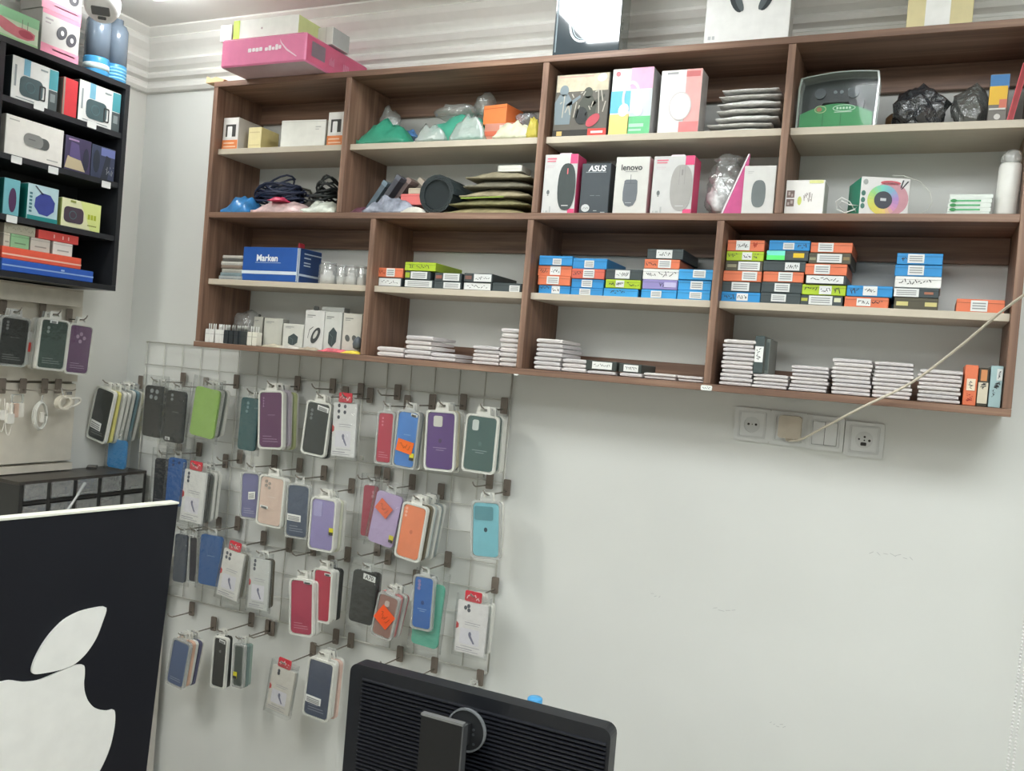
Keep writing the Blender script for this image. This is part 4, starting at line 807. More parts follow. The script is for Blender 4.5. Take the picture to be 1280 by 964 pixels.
# ------------------------------------------------------------------ wire grid on the back wall
GX0, GX1, GN = -2.432, -1.042, 17; GP = .0765; GR = 11; GY = .199
grid = thing('wire_grid', 'pale wire display grid mounted on the wall under the brown shelf', 'grid', (0, 0, ZB))
gm = mat((206, 206, 198), .45, .06, 40)
def wire(pts, r=.0017): return MB().tube(pts, r, 6).build('grid_wire', gm, grid, True)
for i in range(GN+1):
    x = GX0+(GX1-GX0)*i/GN; wire([(x, GY+.002, .002), (x, GY+.002, -GP*GR)], .0026 if i in (0, GN) else .0016)
for j in range(GR+1): wire([(GX0, GY-.0016, -GP*j), (GX1, GY-.0016, -GP*j)], .0026 if j in (0, GR) else .0016)
for i in (0, 5, 11, 16):
    x = GX0+(GX1-GX0)*i/GN+.01; MB().box(x-.006, x+.006, GY+.003, YW-.0008, -.3, -.288).build('grid_bracket', gm, grid)
PL = mat((120, 110, 100), .5, .1, 40); PR = mat((140, 134, 124), .35, .08, 60)
HN = [0]
def hook(x, z, ytip, label, up=.014, y0=GY-.004, wall='B'):
    """plate clipped on the grid and a prong towards the room, raised at the tip"""
    HN[0] += 1
    t = thing('display_hook', label, 'hook', (x, y0, z) if wall == 'B' else (y0, x, z), 0 if wall == 'B' else math.pi/2, 'display hooks')
    MB().prism(rrect(-.0105, .0105, -.012, .034, .003, 2), -.004, .0).build('hook_plate', PL, t)
    L = abs(y0-ytip)
    MB().tube([(0, -.002, 0), (0, -L*.5, .001), (0, -L*.82, .002), (0, -L*.94, .002+up*.45), (0, -L, .002+up)], .0021, 6).build('prong', PR, t, True)
    return t
TRAY = mat((226, 226, 218), .35, .05, 30)
TRC = clear((226, 228, 224), .42, .2, 30, .15, .22); COVER = clear((236, 240, 240), .012, .35, 22, .1, .05)
BAGM = clear((232, 236, 236), .02, .8, 50, .1, .08)
def film_bag(t, wd, z0, z1, seed, d=.013):
    mb = MB(); nx, nz = 7, 12; off = Vector((seed*1.9, seed*.77, 0)); fr = []; bk = []
    for j in range(nz+1):
        for i in range(nx+1):
            u, v = i/nx, j/nz; e = (1-abs(2*u-1)**2.5)*(1-abs(2*v-1)**4)
            n = noise.noise(Vector((u*6, v*9, 0))+off)
            x = (u-.5)*wd*(1+.04*noise.noise(Vector((v*5, seed, u)))); z = z0+(z1-z0)*v
            fr.append((x, -.0035-.004*e+.004*n*e-.001, z)); bk.append((x, d+.003*e+.003*n*e, z))
    k = nx+1; n = len(fr); fs = []
    for j in range(nz):
        for i in range(nx):
            a = j*k+i; fs += [(a, a+1, a+k+1, a+k), (n+a, n+a+k, n+a+k+1, n+a+1)]
    for j in range(nz): fs += [(j*k, (j+1)*k, n+(j+1)*k, n+j*k), (j*k+nx, n+j*k+nx, n+(j+1)*k+nx, (j+1)*k+nx)]
    mb.add(fr+bk, fs); return mb.build('film_bag', BAGM, t, True)
def pack_parts(t, w_, h, c, style, o):
    if max(c) < 84: c = tuple(int(v*.62) for v in c)
    r = min(.012, w_*.16)
    if style in ('tray', 'clear'):
        m = mat(c, .35, .05, 30) if o.get('edge') else (TRAY if style == 'tray' else TRC)
        P = rrect(-w_/2, w_/2, -h, 0, r, 4); Q = rrect(-w_/2+.0055, w_/2-.0055, -h+.0055, -.0055, r*.75, 4)
        MB().ring(P, Q, 0, .011).build('tray_rim', m, t); MB().prism(Q, .0095, .0105).build('tray_back', mat((206, 206, 198), .5, .05), t)
        cw, ch, cz = w_-.013, h-.013, -.0065; y0, y1 = .0015, .0092
        MB().flat(rrect(-w_/2+.001, w_/2-.001, -h+.001, -.001, r, 4), -.0003).build('cover_film', COVER, t)
    elif style == 'bag':
        film_bag(t, w_+.016, -h-.014, .034, o.get('seed', 1)); cw, ch, cz = w_, h, 0.0; y0, y1 = .001, .0085
    elif style == 'card':
        film_bag(t, w_+.008, -h-.010, .020, o.get('seed', 1)); cw, ch, cz = w_, h, 0.0; y0, y1 = .002, .009
    # the case (or card)
    if style == 'card':
        b = MB().prism(rect(-cw/2, cw/2, -ch, 0), y0, y1).build('paper_card', mat(c, .5, .05, 50), t)
        q = o.get('cams', [(.2, .07), (.2, .145), (.2, .22)])
        for u, v in q: MB().flat(ell((u-.5)*cw, -v*ch, .0048, .0056, 12), y0-.0005).build('printed_lens', mat((74, 78, 88), .4), b)
        flats('printed_line', [rect(-.22*cw, .3*cw, -ch*.405, -ch*.395), rect(-.22*cw, .26*cw, -ch*.445, -ch*.437), rect(-.44*cw, .1*cw, -ch*.93, -ch*.915), rect(-.44*cw, .3*cw, -ch*.965, -ch*.955), rect(-.30*cw, .34*cw, -ch*.875, -ch*.866)], y0-.0005, (158, 156, 166), b)
        flats('printed_figure', [ell(-.02*cw, -ch*.62, .0045, .0065, 10), [(-.06*cw, -ch*.66), (.02*cw, -ch*.64), (.16*cw, -ch*.79), (.11*cw, -ch*.80)]], y0-.0005, (122, 124, 146), b)
        MB().flat(rrect(-.36*cw, .30*cw, -ch*.83, -ch*.52, .003, 2), y0-.0003).build('printed_tint', mat((226, 224, 230), .5, .06), b)
        MB().prism([(-.5*cw, -ch*.42), (-.42*cw, -ch*.46), (-.42*cw, -ch*.53), (-.5*cw, -ch*.56)], y0-.0012, y0).build('red_patch', mat((206, 74, 74), .5, .3, 90), b)
    else:
        cr = min(.012, cw*.17); zt = cz
        b = MB().prism(rrect(-cw/2, cw/2, zt-ch, zt, cr, 4), y0, y1).build('phone_case', mat(c, o.get('rough', .45), .06, 20), t)
        dk = tuple(int(v*.62) for v in c); lt = tuple(min(255, int(v*.6+100)) for v in c)
        k = y0-.0006
        if o.get('island'):
            a = o['island']; ic = o.get('islandc', dk)
            g = MB().prism(rrect((a[0]-.5)*cw, (a[1]-.5)*cw, zt-a[3]*ch, zt-a[2]*ch, .005, 3), k-.001, y0).build('camera_island', mat(ic, .4), b)
        for q in o.get('cams', []):
            MB().prism(ell((q[0]-.5)*cw, zt-q[1]*ch, q[2] if len(q) > 2 else .0048, q[2] if len(q) > 2 else .0048, 12), k-.0014, k-.0002).build('lens_hole', mat(o.get('camc', lt), .4), b)
        if o.get('logo'):
            MB().flat(ell(0, zt-.5*ch, .0052, .0062, 12), k).build('emblem', mat(o['logo'], .4), b)
        if o.get('print', 1):
            flats('printed_line', [rect(-.36*cw, .30*cw, zt-ch*.86, zt-ch*.845), rect(-.36*cw, .34*cw, zt-ch*.905, zt-ch*.89), rect(-.36*cw, .06*cw, zt-ch*.81, zt-ch*.795)][:o.get('print', 1)+1], k, lt, b)
        if o.get('word'): flats('printed_word', [rrect(-.13*cw+i*.07*cw, -.08*cw+i*.07*cw, zt-ch*.42, zt-ch*.402, .0006, 1) for i in range(5)], k, lt, b)
        if o.get('wcen'): flats('printed_line', [rect(-.26*cw, .26*cw, zt-ch*.635, zt-ch*.62), rect(-.14*cw, .16*cw, zt-ch*.675, zt-ch*.66)], k, lt, b)
    zf = -.0046 if style in ('bag', 'card') else -.0008
    if o.get('label'):
        a = o['label']; g = MB().prism([((u-.5)*w_, -v*h) for u, v in ((a[0], a[3]), (a[1], a[3]+a[4]), (a[1], a[2]+a[4]), (a[0], a[2]))], zf-.0008, zf).build('paper_label', mat(WHITE, .5), t)
        if not o.get('text'): flats('printed_line', [[((u-.5)*w_, -v*h) for u, v in ((a[0]+.04, a[2]+(a[3]-a[2])*q+.02), (a[1]-.05, a[2]+(a[3]-a[2])*q+.02+a[4]), (a[1]-.05, a[2]+(a[3]-a[2])*q+a[4]), (a[0]+.04, a[2]+(a[3]-a[2])*q))] for q in (.25, .5, .72)], zf-.0012, (150, 152, 150), g)
        else:
            text_poly(o['text'], (a[1]-a[0])*w_*.7, ((a[0]+a[1])/2-.5)*w_, -(a[2]+a[3]+a[4])/2*h, zf-.0012, g, (50, 52, 54), 'printed_word', -math.atan2(a[4]*h, (a[1]-a[0])*w_), .02)
    if o.get('sticker'):
        u, v, sw, sh_, ang, sc_ = o['sticker']; M_ = [(-sw, -sh_), (sw, -sh_), (sw, sh_), (-sw, sh_)]; ca, sa = math.cos(ang), math.sin(ang)
        P = [((u-.5)*w_+x*ca-z*sa, -v*h+x*sa+z*ca) for x, z in M_]
        g = MB().prism(P, zf-.0012, zf).build('price_sticker', mat(sc_, .5, .05), t)
        Q = scribble(-sw*.7, sw*.7, -sh_*.6, sh_*.6, 7, .0007, 5); flats('sticker_print', [[((u-.5)*w_+x*ca-z*sa, -v*h+x*sa+z*ca) for x, z in q] for q in Q], zf-.0016, tuple(int(x*.62) for x in sc_), g)
    if o.get('ytag'):
        u, v = o['ytag']; g = MB().prism(rect((u-.5)*w_-.007, (u-.5)*w_+.007, -v*h-.010, -v*h+.010), zf-.001, zf).build('yellow_tag', mat((214, 204, 50), .5), t)
        flats('tag_band', [rect((u-.5)*w_-.007, (u-.5)*w_+.007, -v*h-.010, -v*h-.002)], zf-.0014, (60, 60, 54), g)
    # the hanging tab, or a printed header
    tabm = TRC if style != 'tray' else TRAY
    if o.get('header'):
        g = MB().prism(rrect(-w_*.30, w_*.26, .002, .030, .004, 3), .002, .0045).build('header_card', mat((206, 58, 70), .45, .1, 60), t)
        flats('header_print', scribble(-w_*.24, w_*.2, .006, .026, 8, .0012, int(w_*1e5)), .0013, (240, 214, 214), g)
    else:
        P = [(-w_*.22, -.002), (w_*.22, -.002), (w_*.18, .022), (-w_*.18, .022)]
        Q = [(-w_*.12, .008), (w_*.12, .008), (w_*.10, .016), (-w_*.10, .016)]
        MB().ring(P, Q, .004, .0055).build('hang_tab', tabm, t)
def pack(desc, TL, TR, BL, c, style='tray', Y=.075, behind=(), hk=True, wall='B', group='packed phone cases hanging on hooks', name='phone_case_pack', step=.0135, bx=0.0, hlabel=None, up=.014, **o):
    f = PY if wall == 'B' else PX
    a, b, d = f(TL[0], TL[1], Y), f(TR[0], TR[1], Y), f(BL[0], BL[1], Y)
    w_ = (b-a).length; h = (d-a).length; dv = d-a
    ang = math.atan2(-(dv.x if wall == 'B' else dv.y), -dv.z); ang = max(-.32, min(.32, ang))
    u = Vector((math.cos(ang), 0, -math.sin(ang))) if wall == 'B' else Vector((0, math.cos(ang), -math.sin(ang)))
    P = a+u*(w_/2)
    rz = 0 if wall == 'B' else math.pi/2
    lst = [(c, style, o)]+[(q if isinstance(q, tuple) and len(q) == 3 else q, 'tray' if i % 3 != 2 else 'clear', {'print': 0, 'edge': 1}) for i, q in enumerate(behind)]
    for i, (cc, st, oo) in enumerate(lst):
        dy = i*step; rr = random.Random(int(TL[0]*31+TL[1]*7+i))
        loc = P+(Vector((0, dy, 0)) if wall == 'B' else Vector((-dy, 0, 0)))
        if i: loc += Vector((rr.uniform(-.004, .004)+bx*i, 0, rr.uniform(-.006, .002))) if wall == 'B' else Vector((0, rr.uniform(-.004, .004)+bx*i, rr.uniform(-.006, .002)))
        lb = desc if i == 0 else f"{['first','second','third','fourth','fifth','sixth'][i-1]} pack behind the {desc}"
        if i: lb = ' '.join(lb.split()[:16])
        t = thing(name, lb, 'phone case', loc, 0, group, (0, ang+(rr.uniform(-.03, .03) if i else 0), rz))
        pack_parts(t, w_*(1 if i == 0 else rr.uniform(.95, 1.0)), h*(1 if i == 0 else rr.uniform(.96, 1.0)), cc, st, oo)
    if hk:
        up_v = Vector((math.sin(ang), 0, math.cos(ang))) if wall == 'B' else Vector((0, math.sin(ang), math.cos(ang)))
        q = P+up_v*.0125
        hook(q.x if wall == 'B' else q.y, q.z, (Y-.018) if wall == 'B' else (Y+.018), hlabel or ('hook of the '+desc), up, GY-.004 if wall == 'B' else XL+.0485, wall)
    return P
W1, W2 = (222, 222, 214), (206, 208, 202)
# top row of the grid, left to right
pack('black case with two white labels, outermost on the grid', (121, 481), (145, 487), (107, 546), (56, 66, 64), Y=.055, behind=[(222, 214, 130), W1, W1, W2, (120, 150, 160), W1], step=.0185, label=(.12, .66, .63, .78, .02), print=2)
pack('blue case low at the left end below the white-tray stack', (136, 548), (158, 548), (133, 583), (44, 128, 186), 'bag', Y=.10, seed=4, hk=False, print=0)
pack('black case with four camera holes in a clear bag', (182, 481), (205, 484), (177, 544), (50, 58, 58), 'bag', Y=.075, behind=[(60, 66, 66), W2], seed=2, cams=[(.38,.10,.007),(.66,.11,.007),(.36,.22,.007),(.62,.23,.007)], camc=(150,156,158), print=0)
pack('black bagged case with a tiny white label near its foot', (209, 487), (233, 489), (203, 551), (46, 54, 54), 'bag', Y=.07, seed=3, cams=[(.3,.09,.005),(.3,.17,.005)], camc=(140,146,148), label=(.18,.42,.90,.96,.0), print=0, word=1)
pack('lime green case with rounded edges in a clear bag', (245, 482), (275, 485), (236, 542), (148, 186, 92), 'bag', Y=.07, behind=[W1, (110, 116, 112), W1], seed=5, print=0)
pack('dark teal case with three camera holes', (302, 496), (324, 497), (296, 561), (34, 86, 90), 'bag', Y=.085, behind=[W2], seed=6, cams=[(.42,.10),(.42,.18),(.38,.26)], print=0)
pack('deep purple case with white print in a white tray', (323, 488), (354, 489), (322, 561), (96, 44, 92), 'tray', Y=.07, behind=[W1, (196, 186, 196), W1, (196, 204, 150), W1], cams=[(.18,.10,.003),(.18,.15,.003),(.18,.20,.003),(.18,.25,.003)], word=1, print=2)
pack('black green case with a slanted white label', (384, 499), (415, 501), (375, 566), (48, 62, 60), 'tray', Y=.07, behind=[(60, 70, 70), W1], cams=[(.22,.15),(.22,.23),(.22,.31)], label=(.48,.92,.06,.15,.03), print=0)
pack('white printed card pack with a red header, in the top row', (417, 503), (446, 505), (413, 569), (226, 226, 224), 'card', Y=.07, behind=[W1], seed=8, header=1, cams=[(.24,.05),(.24,.16),(.24,.27),(.5,.06),(.5,.17)])
pack('crimson case with white print in the top row', (472, 513), (494, 514), (467, 579), (186, 48, 74), 'clear', Y=.085, cams=[(.3,.10,.003),(.3,.17,.003),(.3,.24,.003)], print=2)
pack('bright blue case with an orange price sticker under silver glitter', (497, 511), (526, 512), (489, 583), (66, 130, 206), 'clear', Y=.07, behind=[(140, 146, 150), W1], sticker=(.50,.62,.026,.017,-.15,(240,112,40)), ytag=(.83,.78), print=0, word=1, label=(.62,.9,.04,.085,.015))
pack('violet case with a white square camera cutout', (533, 512), (571, 514), (529, 587), (92, 56, 126), 'tray', Y=.07, behind=[(214, 206, 180), W2, W1], island=(.22,.56,.055,.25), islandc=(214,212,204), logo=(64,40,90), wcen=1, print=0)
pack('dark green case in thick white tray, last of the top row', (583, 516), (624, 520), (576, 588), (72, 100, 96), 'tray', Y=.065, behind=[(90, 110, 106), W1, W1], island=(.18,.40,.06,.26), islandc=(206,214,208), logo=(90,120,116), wcen=1, print=0)
# second row
pack('dark navy case beside the board, leftmost of the second row', (194, 572), (213, 573), (190, 632), (40, 48, 62), 'bag', Y=.125, seed=10, print=1)
pack('royal blue case with dark camera holes in the second row', (211, 571), (232, 571), (206, 630), (40, 96, 164), 'bag', Y=.10, seed=11, cams=[(.3,.07),(.3,.15),(.65,.09)], camc=(30,60,110), print=0)
pack('white printed card pack with a red header, in the second row', (231, 586), (258, 589), (224, 649), (224, 224, 220), 'card', Y=.065, behind=[(90, 92, 88), W1, W1], step=.02, seed=12, header=1)
pack('slate lavender case with a small white label in the second row', (301, 589), (325, 590), (299, 648), (112, 112, 156), 'clear', Y=.085, label=(.45,.8,.42,.58,-.02), print=2)
pack('pale peach case with four camera holes in the second row', (325, 592), (357, 594), (319, 655), (222, 196, 180), 'tray', Y=.07, behind=[W1], cams=[(.25,.09),(.25,.18),(.40,.13),(.4,.22)], camc=(160,150,140), word=1, label=(.14,.44,.60,.65,.01), print=0)
pack('slate blue case with a white label in the second row', (359, 603), (388, 606), (355, 671), (70, 84, 106), 'clear', Y=.075, label=(.1,.68,.56,.68,.01), print=2)
pack('lilac case with a square camera window in the second row', (389, 620), (421, 622), (384, 686), (152, 142, 190), 'tray', Y=.06, behind=[W1, (216, 218, 196), W1], island=(.08,.46,.03,.34), islandc=(170,164,206), ytag=(.88,.6), print=0)
pack('dark crimson case half behind the lilac one with the orange sticker', (455, 606), (472, 607), (450, 669), (164, 56, 76), 'bag', Y=.112, seed=14, cams=[(.75,.12),(.72,.2)], print=0)
pack('lilac case with a tilted orange price sticker', (472, 612), (504, 613), (459, 675), (186, 166, 204), 'bag', Y=.08, seed=15, sticker=(.42,.30,.024,.018,-.5,(236,108,64)), ytag=(.92,.82), print=0)
pack('bright orange case with a white rim', (504, 626), (536, 628), (492, 695), (238, 138, 94), 'tray', Y=.06, behind=[(110, 100, 80), W1, (190, 200, 200), W1, (150, 160, 160), W2], step=.0165, cams=[(.14,.07,.004),(.14,.14,.004),(.14,.21,.004)], word=0, print=0, logo=(222,120,80))
pack('sky blue case in a clear tray with a dark round emblem', (589, 625), (626, 627), (588, 697), (128, 194, 206), 'clear', Y=.065, behind=[W1], island=(.05,.78,.06,.32), islandc=(94,150,160), logo=(40,70,84), print=0)
# third row
pack('dark slate case beside the board in the third row', (219, 667), (234, 668), (215, 726), (66, 74, 86), 'bag', Y=.09, seed=17, print=0)
pack('narrow dark navy case left of the deep blue one', (236, 669), (248, 670), (234, 728), (44, 46, 70), 'clear', Y=.085, print=0, label=(.1,.5,-.01,.04,0))
pack('deep blue case with white print in the third row', (251, 667), (278, 668), (247, 729), (36, 90, 150), 'bag', Y=.08, seed=18, print=0, word=1)
pack('white printed card pack with a red header, in the third row', (280, 685), (306, 688), (270, 742), (224, 222, 216), 'card', Y=.065, behind=[(150, 146, 130), W1], seed=19, header=1, cams=[(.18,.08),(.34,.09),(.17,.17),(.33,.18)])
pack('grey white narrow card pack in the third row', (313, 697), (337, 700), (309, 759), (206, 208, 204), 'card', Y=.06, behind=[(90, 84, 70)], seed=20, cams=[(.25,.05),(.24,.13),(.23,.21)])
pack('raspberry red case in thick white tray, the lower one', (362, 722), (392, 724), (361, 793), (178, 54, 84), 'tray', Y=.055, behind=[W1, W1], label=(.6,.92,.03,.07,.005), print=2)
pack('raspberry red case in thin white tray, the upper one', (392, 709), (416, 711), (388, 776), (184, 46, 72), 'tray', Y=.075, behind=[W1, W1, (70, 74, 74)], label=(.6,.92,.07,.11,.005), print=0)
pack('black case with a white paper label reading A70', (442, 711), (472, 712), (435, 775), (46, 54, 50), 'bag', Y=.08, behind=[(60, 64, 60)], seed=22, label=(.48,.98,.02,.13,.03), text='A70', print=0)
pack('rosy brown case with a tilted orange price sticker', (474, 738), (501, 744), (462, 792), (148, 110, 100), 'clear', Y=.06, behind=[(196, 120, 120), W2, (190, 110, 120)], step=.016, island=(.34,.60,.12,.26), islandc=(200,180,170), sticker=(.50,.52,.026,.024,-.5,(240,88,36)), print=0)
pack('blue case in front of the mint one in the third row', (517, 717), (544, 718), (512, 785), (46, 104, 178), 'clear', Y=.065, cams=[(.25,.08),(.27,.15),(.25,.22)], camc=(140,130,170), logo=(30,70,130), wcen=1, print=0)
pack('mint green case behind the blue one', (523, 725), (556, 726), (513, 803), (96, 180, 156), 'bag', Y=.085, seed=24, hk=False, print=0)
pack('white printed card pack with a red header, at the right end', (573, 750), (610, 755), (567, 813), (228, 226, 224), 'card', Y=.065, behind=[W1, W1], step=.02, seed=25, header=1, cams=[(.26,.12),(.36,.08),(.38,.16)])
# bottom row
pack('dusty blue case in the bottom row beside the board', (216, 796), (239, 799), (206, 853), (78, 98, 136), 'clear', Y=.06, behind=[(220, 180, 156), W1, (90, 90, 120), W1], print=1)
pack('black case with a white rim in the bottom row', (267, 794), (285, 797), (262, 858), (52, 54, 50), 'tray', Y=.06, behind=[(70, 72, 70)], label=(.45,.85,.04,.10,.02), cams=[(.55,.26,.004)], print=0)
pack('dark case with yellow tags in the bottom row', (292, 804), (306, 806), (289, 858), (76, 86, 80), 'clear', Y=.065, behind=[(120, 140, 136), (150, 170, 160)], ytag=(.3,.72), print=0)
pack('white printed card pack with a red header, in the bottom row', (341, 831), (369, 834), (332, 884), (218, 214, 204), 'card', Y=.06, behind=[W2], seed=28, header=1, cams=[(.3,.08),(.3,.14)])
pack('slate grey case with a white label in the bottom row', (386, 820), (419, 826), (377, 893), (86, 94, 112), 'tray', Y=.055, behind=[W1, (222, 190, 176), W1], label=(.08,.66,.63,.75,.01), print=2)
# hooks without packs
for px, py, tx, lab in ((451, 493, 0, 'empty hook left of the crimson case'), (497, 495, 0, 'empty hook right of the crimson case'),
        (416, 487, 0, 'empty hook above the white card pack'), (472, 597, 0, 'empty hook above the dark crimson case'), (300, 575, 0, 'empty hook above the slate lavender case'), (612, 606, 0, 'empty hook above the sky blue case'),
        (392, 690, 0, 'empty hook left of the lilac case'), (240, 765, 0, 'empty hook above the dusty blue case'), (340, 790, 0, 'empty hook in the gap of the bottom row'),
        (500, 822, 0, 'empty hook just above the monitor, left one'), (543, 836, 0, 'empty hook just above the monitor, middle one'), (600, 852, 0, 'empty hook just above the monitor, right one'), (420, 800, 0, 'empty hook below the right raspberry case'), (472, 690, 0, 'empty hook above the A70 label')):
    p = PY(px, py, GY-.004); hook(p.x, p.z, .09, lab)
p = PY(601, 866, .15); 
t = thing('phone_case_pack', 'small pink pack just above the monitor edge', 'phone case', (p.x-.02, .14, p.z+.012), 0, None); pack_parts(t, .06, .12, (206, 150, 140), 'clear', {'print': 0})
p = PY(663, 700, .19)
# ------------------------------------------------------------------ sockets and the thin cable on the wall
FR = mat((224, 226, 224), .35, .02); FR2 = mat((212, 214, 212), .35, .02); HOLE = mat((60, 58, 56), .7, .02)
def socket_frame(px, py, label, cat='socket'):
    p = PY(px, py, YW-.008); s = .043
    t = thing('power_socket' if cat == 'socket' else 'light_switch', label, cat, (p.x, YW-.0005, p.z))
    MB().ring(rrect(-s, s, -s*.95, s*.95, .004, 3), rrect(-.028, .028, -.028, .028, .002, 3), -.009, 0).build('outer_frame', FR, t)
    MB().ring(rrect(-.0335, .0335, -.0325, .0325, .003, 3), rrect(-.0285, .0285, -.0285, .0285, .002, 3), -.0115, -.009).build('inner_frame', FR2, t)
    return t
t = socket_frame(940, 531, 'white wall socket with two round holes, leftmost of the row under the shelf')
pl_ = MB().ring(rrect(-.028, .028, -.028, .028, .002, 4), [(x, z) for x, z in ell(0, 0, .0195, .0195, 20, -math.pi/4)], -.0085, -.002).build('socket_plate', FR, t)
MB().prism(ell(0, 0, .0195, .0195, 24), -.004, -.001).build('socket_well', FR2, t)
for x in (-.009, .009): MB().prism(ell(x, .001, .003, .003, 10), -.0046, -.0038).build('pin_hole', HOLE, t)
MB().prism(ell(0, .001, .0016, .0016, 8), -.0046, -.0038).build('screw', mat((130, 128, 122), .4), t)
t = socket_frame(985, 536, 'white wall socket hidden by the beige plug, second of the row')
MB().prism(rrect(-.028, .028, -.028, .028, .002, 3), -.0085, -.002).build('socket_plate', FR, t)
p = PY(988, 534, YW-.02); t = thing('beige_plug', 'square beige plug in the second wall socket', 'plug', (p.x, YW-.0092, p.z))
MB().prism(rrect(-.026, .026, -.027, .027, .007, 4), -.028, 0).build('plug_body', mat((204, 194, 176), .45, .05), t); MB().prism(rrect(-.008, .008, -.034, -.024, .003, 3), -.02, -.008).build('cord_relief', mat((196, 186, 168), .5), t)
plug = p
t = socket_frame(1031, 542, 'white double light switch, third of the row under the shelf', 'switch')
MB().prism(rrect(-.0275, -.0006, -.027, .027, .0015, 2), -.011, -.003, 0).build('rocker', FR, t); MB().prism(rrect(.0006, .0275, -.027, .027, .0015, 2), -.0125, -.003).build('rocker', FR, t)
flats('gap_line', [rect(-.0006, .0006, -.028, .028), rect(.0006, .0275, -.0285, -.0275)], -.0122, (96, 94, 92), t)
t = socket_frame(1080, 550, 'white wall socket with five dark holes, rightmost of the row')
MB().prism(rrect(-.028, .028, -.028, .028, .002, 3), -.0085, -.002).build('socket_plate', FR, t); MB().prism(ell(0, 0, .0195, .0195, 24), -.0092, -.0084).build('socket_well', FR2, t)
for x, z, r_ in ((-.011, .001, .0022), (.001, .007, .0026), (.001, -.001, .0018), (.012, -.001, .003)): MB().prism(ell(x, z, r_, r_, 10), -.0098, -.009).build('pin_hole', HOLE, t)
MB().prism(rrect(-.007, .006, -.014, -.006, .002, 2), -.0098, -.009).build('earth_slot', HOLE, t)
def smooth_path(pts, n=6):
    P = [Vector(p) for p in pts]; out = []
    for i in range(len(P)-1):
        a, b, c, d = P[max(i-1, 0)], P[i], P[i+1], P[min(i+2, len(P)-1)]
        for k in range(n):
            u = k/n; out.append(.5*((2*b)+(c-a)*u+(2*a-5*b+4*c-d)*u*u+(3*b-a-3*c+d)*u**3))
    return out+[P[-1]]
pts = [Vector((plug.x, YW-.023, plug.z-.033))]+[PY(px, py, Y_) for px, py, Y_ in ((988, 551, .16), (1002, 549, .13), (1025, 537, .06), (1080, 508, -.02), (1140, 478, -.05), (1200, 433, -.12), (1250, 391, -.2), (1284, 366, -.26), (1330, 334, -.34))]
mb = MB(); mb.tube(smooth_path(pts), .0027, 6); tag(mb.build('thin_cable', mat((206, 198, 180), .5, .05), None, True), 'thin beige cable rising from the beige plug across the shelf corner', 'cable')
# bead chain of a blind
pa, pb_ = PY(1256, 985, .10), PY(1281, 775, .10); d = (pb_-pa).normalized()
t = thing('blind_chain', 'white double bead chain hanging at the lower right edge', 'chain', pa-d*.35)
bead = None
for s in (0, 1):
    mb = MB(); L = 1.95; mb.tube([(0, 0, 0), tuple(d*L)], .0008, 4)
    for i in range(int(L/.0075)):
        q = d*(i*.0075); r_ = .0034
        mb.add([(q.x, q.y, q.z-r_), (q.x+r_, q.y, q.z), (q.x, q.y+r_, q.z), (q.x-r_, q.y, q.z), (q.x, q.y-r_, q.z), (q.x, q.y, q.z+r_)], [(0,2,1),(0,3,2),(0,4,3),(0,1,4),(5,1,2),(5,2,3),(5,3,4),(5,4,1)])
    o = mb.build('bead_strand', mat((240, 240, 238), .3), t, True, (.010*s, 0, 0)); o['kind'] = 'stuff'
# faint marks on the wall
for px, py, n_, L in ((1115, 694, 7, .05), (905, 762, 4, .03), (972, 906, 5, .02), (820, 745, 3, .015)):
    p = PY(px, py, YW); o = flats('wall_mark', [[(x, z) for x, z in q] for q in scribble(-L, L, -.006, .006, n_, .0005, px)], 0, (186, 188, 186), None); o.location = (p.x, YW-.0006, p.z); struct(o); o.name = 'wall_mark_1' if px == 1115 else 'wall_mark_2'

# ------------------------------------------------------------------ black shelf unit on the left wall
XB = -2.34
zT = PX(163, 107, XB).z; yR = PX(163, 107, XB).y; zBt = PX(135.6, 363, XB).z
lv = [PX(*p, XB).z for p in ((75, 142), (40, 199), (80, 283), (60, 345))]
zsh = [PX((13+138)/2, (120+162)/2, XB).z, PX(40, 199.5, XB).z, PX(80, 282, XB).z, PX(58, 344.8, XB).z]
BLK = mat((38, 40, 44), .35, .1, 30); BLK2 = mat((46, 48, 52), .4, .1, 30)
yL = -1.05
bs = thing('black_shelf', 'black wall shelf unit with speaker boxes on the left wall', 'shelf', (XB, yR, 0), math.pi/2)
# local frame: x along the wall (towards the back wall), y into the wall
LW_ = yR-yL; DP = XB-XL-.0006; q = .016
def bl(name, x0, x1, z0, z1, y0=0.0, y1=None, m=BLK): return MB().box(x0, x1, y0, DP if y1 is None else y1, z0, z1).build(name, m, bs)
bl('top_board', -LW_, 0, zT-q, zT); bl('bottom_board', -LW_, 0, zBt, zBt+q)
bl('side_panel', -q, 0, zBt+q+.0003, zT-q-.0003); bl('side_panel', -LW_, -LW_+q, zBt+q+.0003, zT-q-.0003)
bl('back_panel', -LW_+q+.0005, -q-.0005, zBt+q, zT-q, DP-.006)
yd = Yat(4, XB, zsh[0])-yR
bl('divider', yd-q, yd, zBt+q+.0003, zT-q-.0003, .002, DP-.0065)
for z in zsh[:3]:
    bl('inner_shelf', yd+.0004, -q-.0004, z-q, z, .004, DP-.0065, BLK2); bl('inner_shelf', -LW_+q+.0004, yd-q-.0004, z-q, z, .004, DP-.0065, BLK2)
def price_tag(px, py):
    p = PX(px, py, XB+.002); MB().prism(rrect(-.016, .016, -.010, .010, .002, 2), -.0012, 0).build('price_tag', mat((232, 234, 232), .5), bs, loc=(p.y-yR, -.0005 if True else 0, p.z))
for px, py in ((49, 133), (115, 156), (21, 200), (67, 213), (133, 231), (15, 274)): price_tag(px, py)
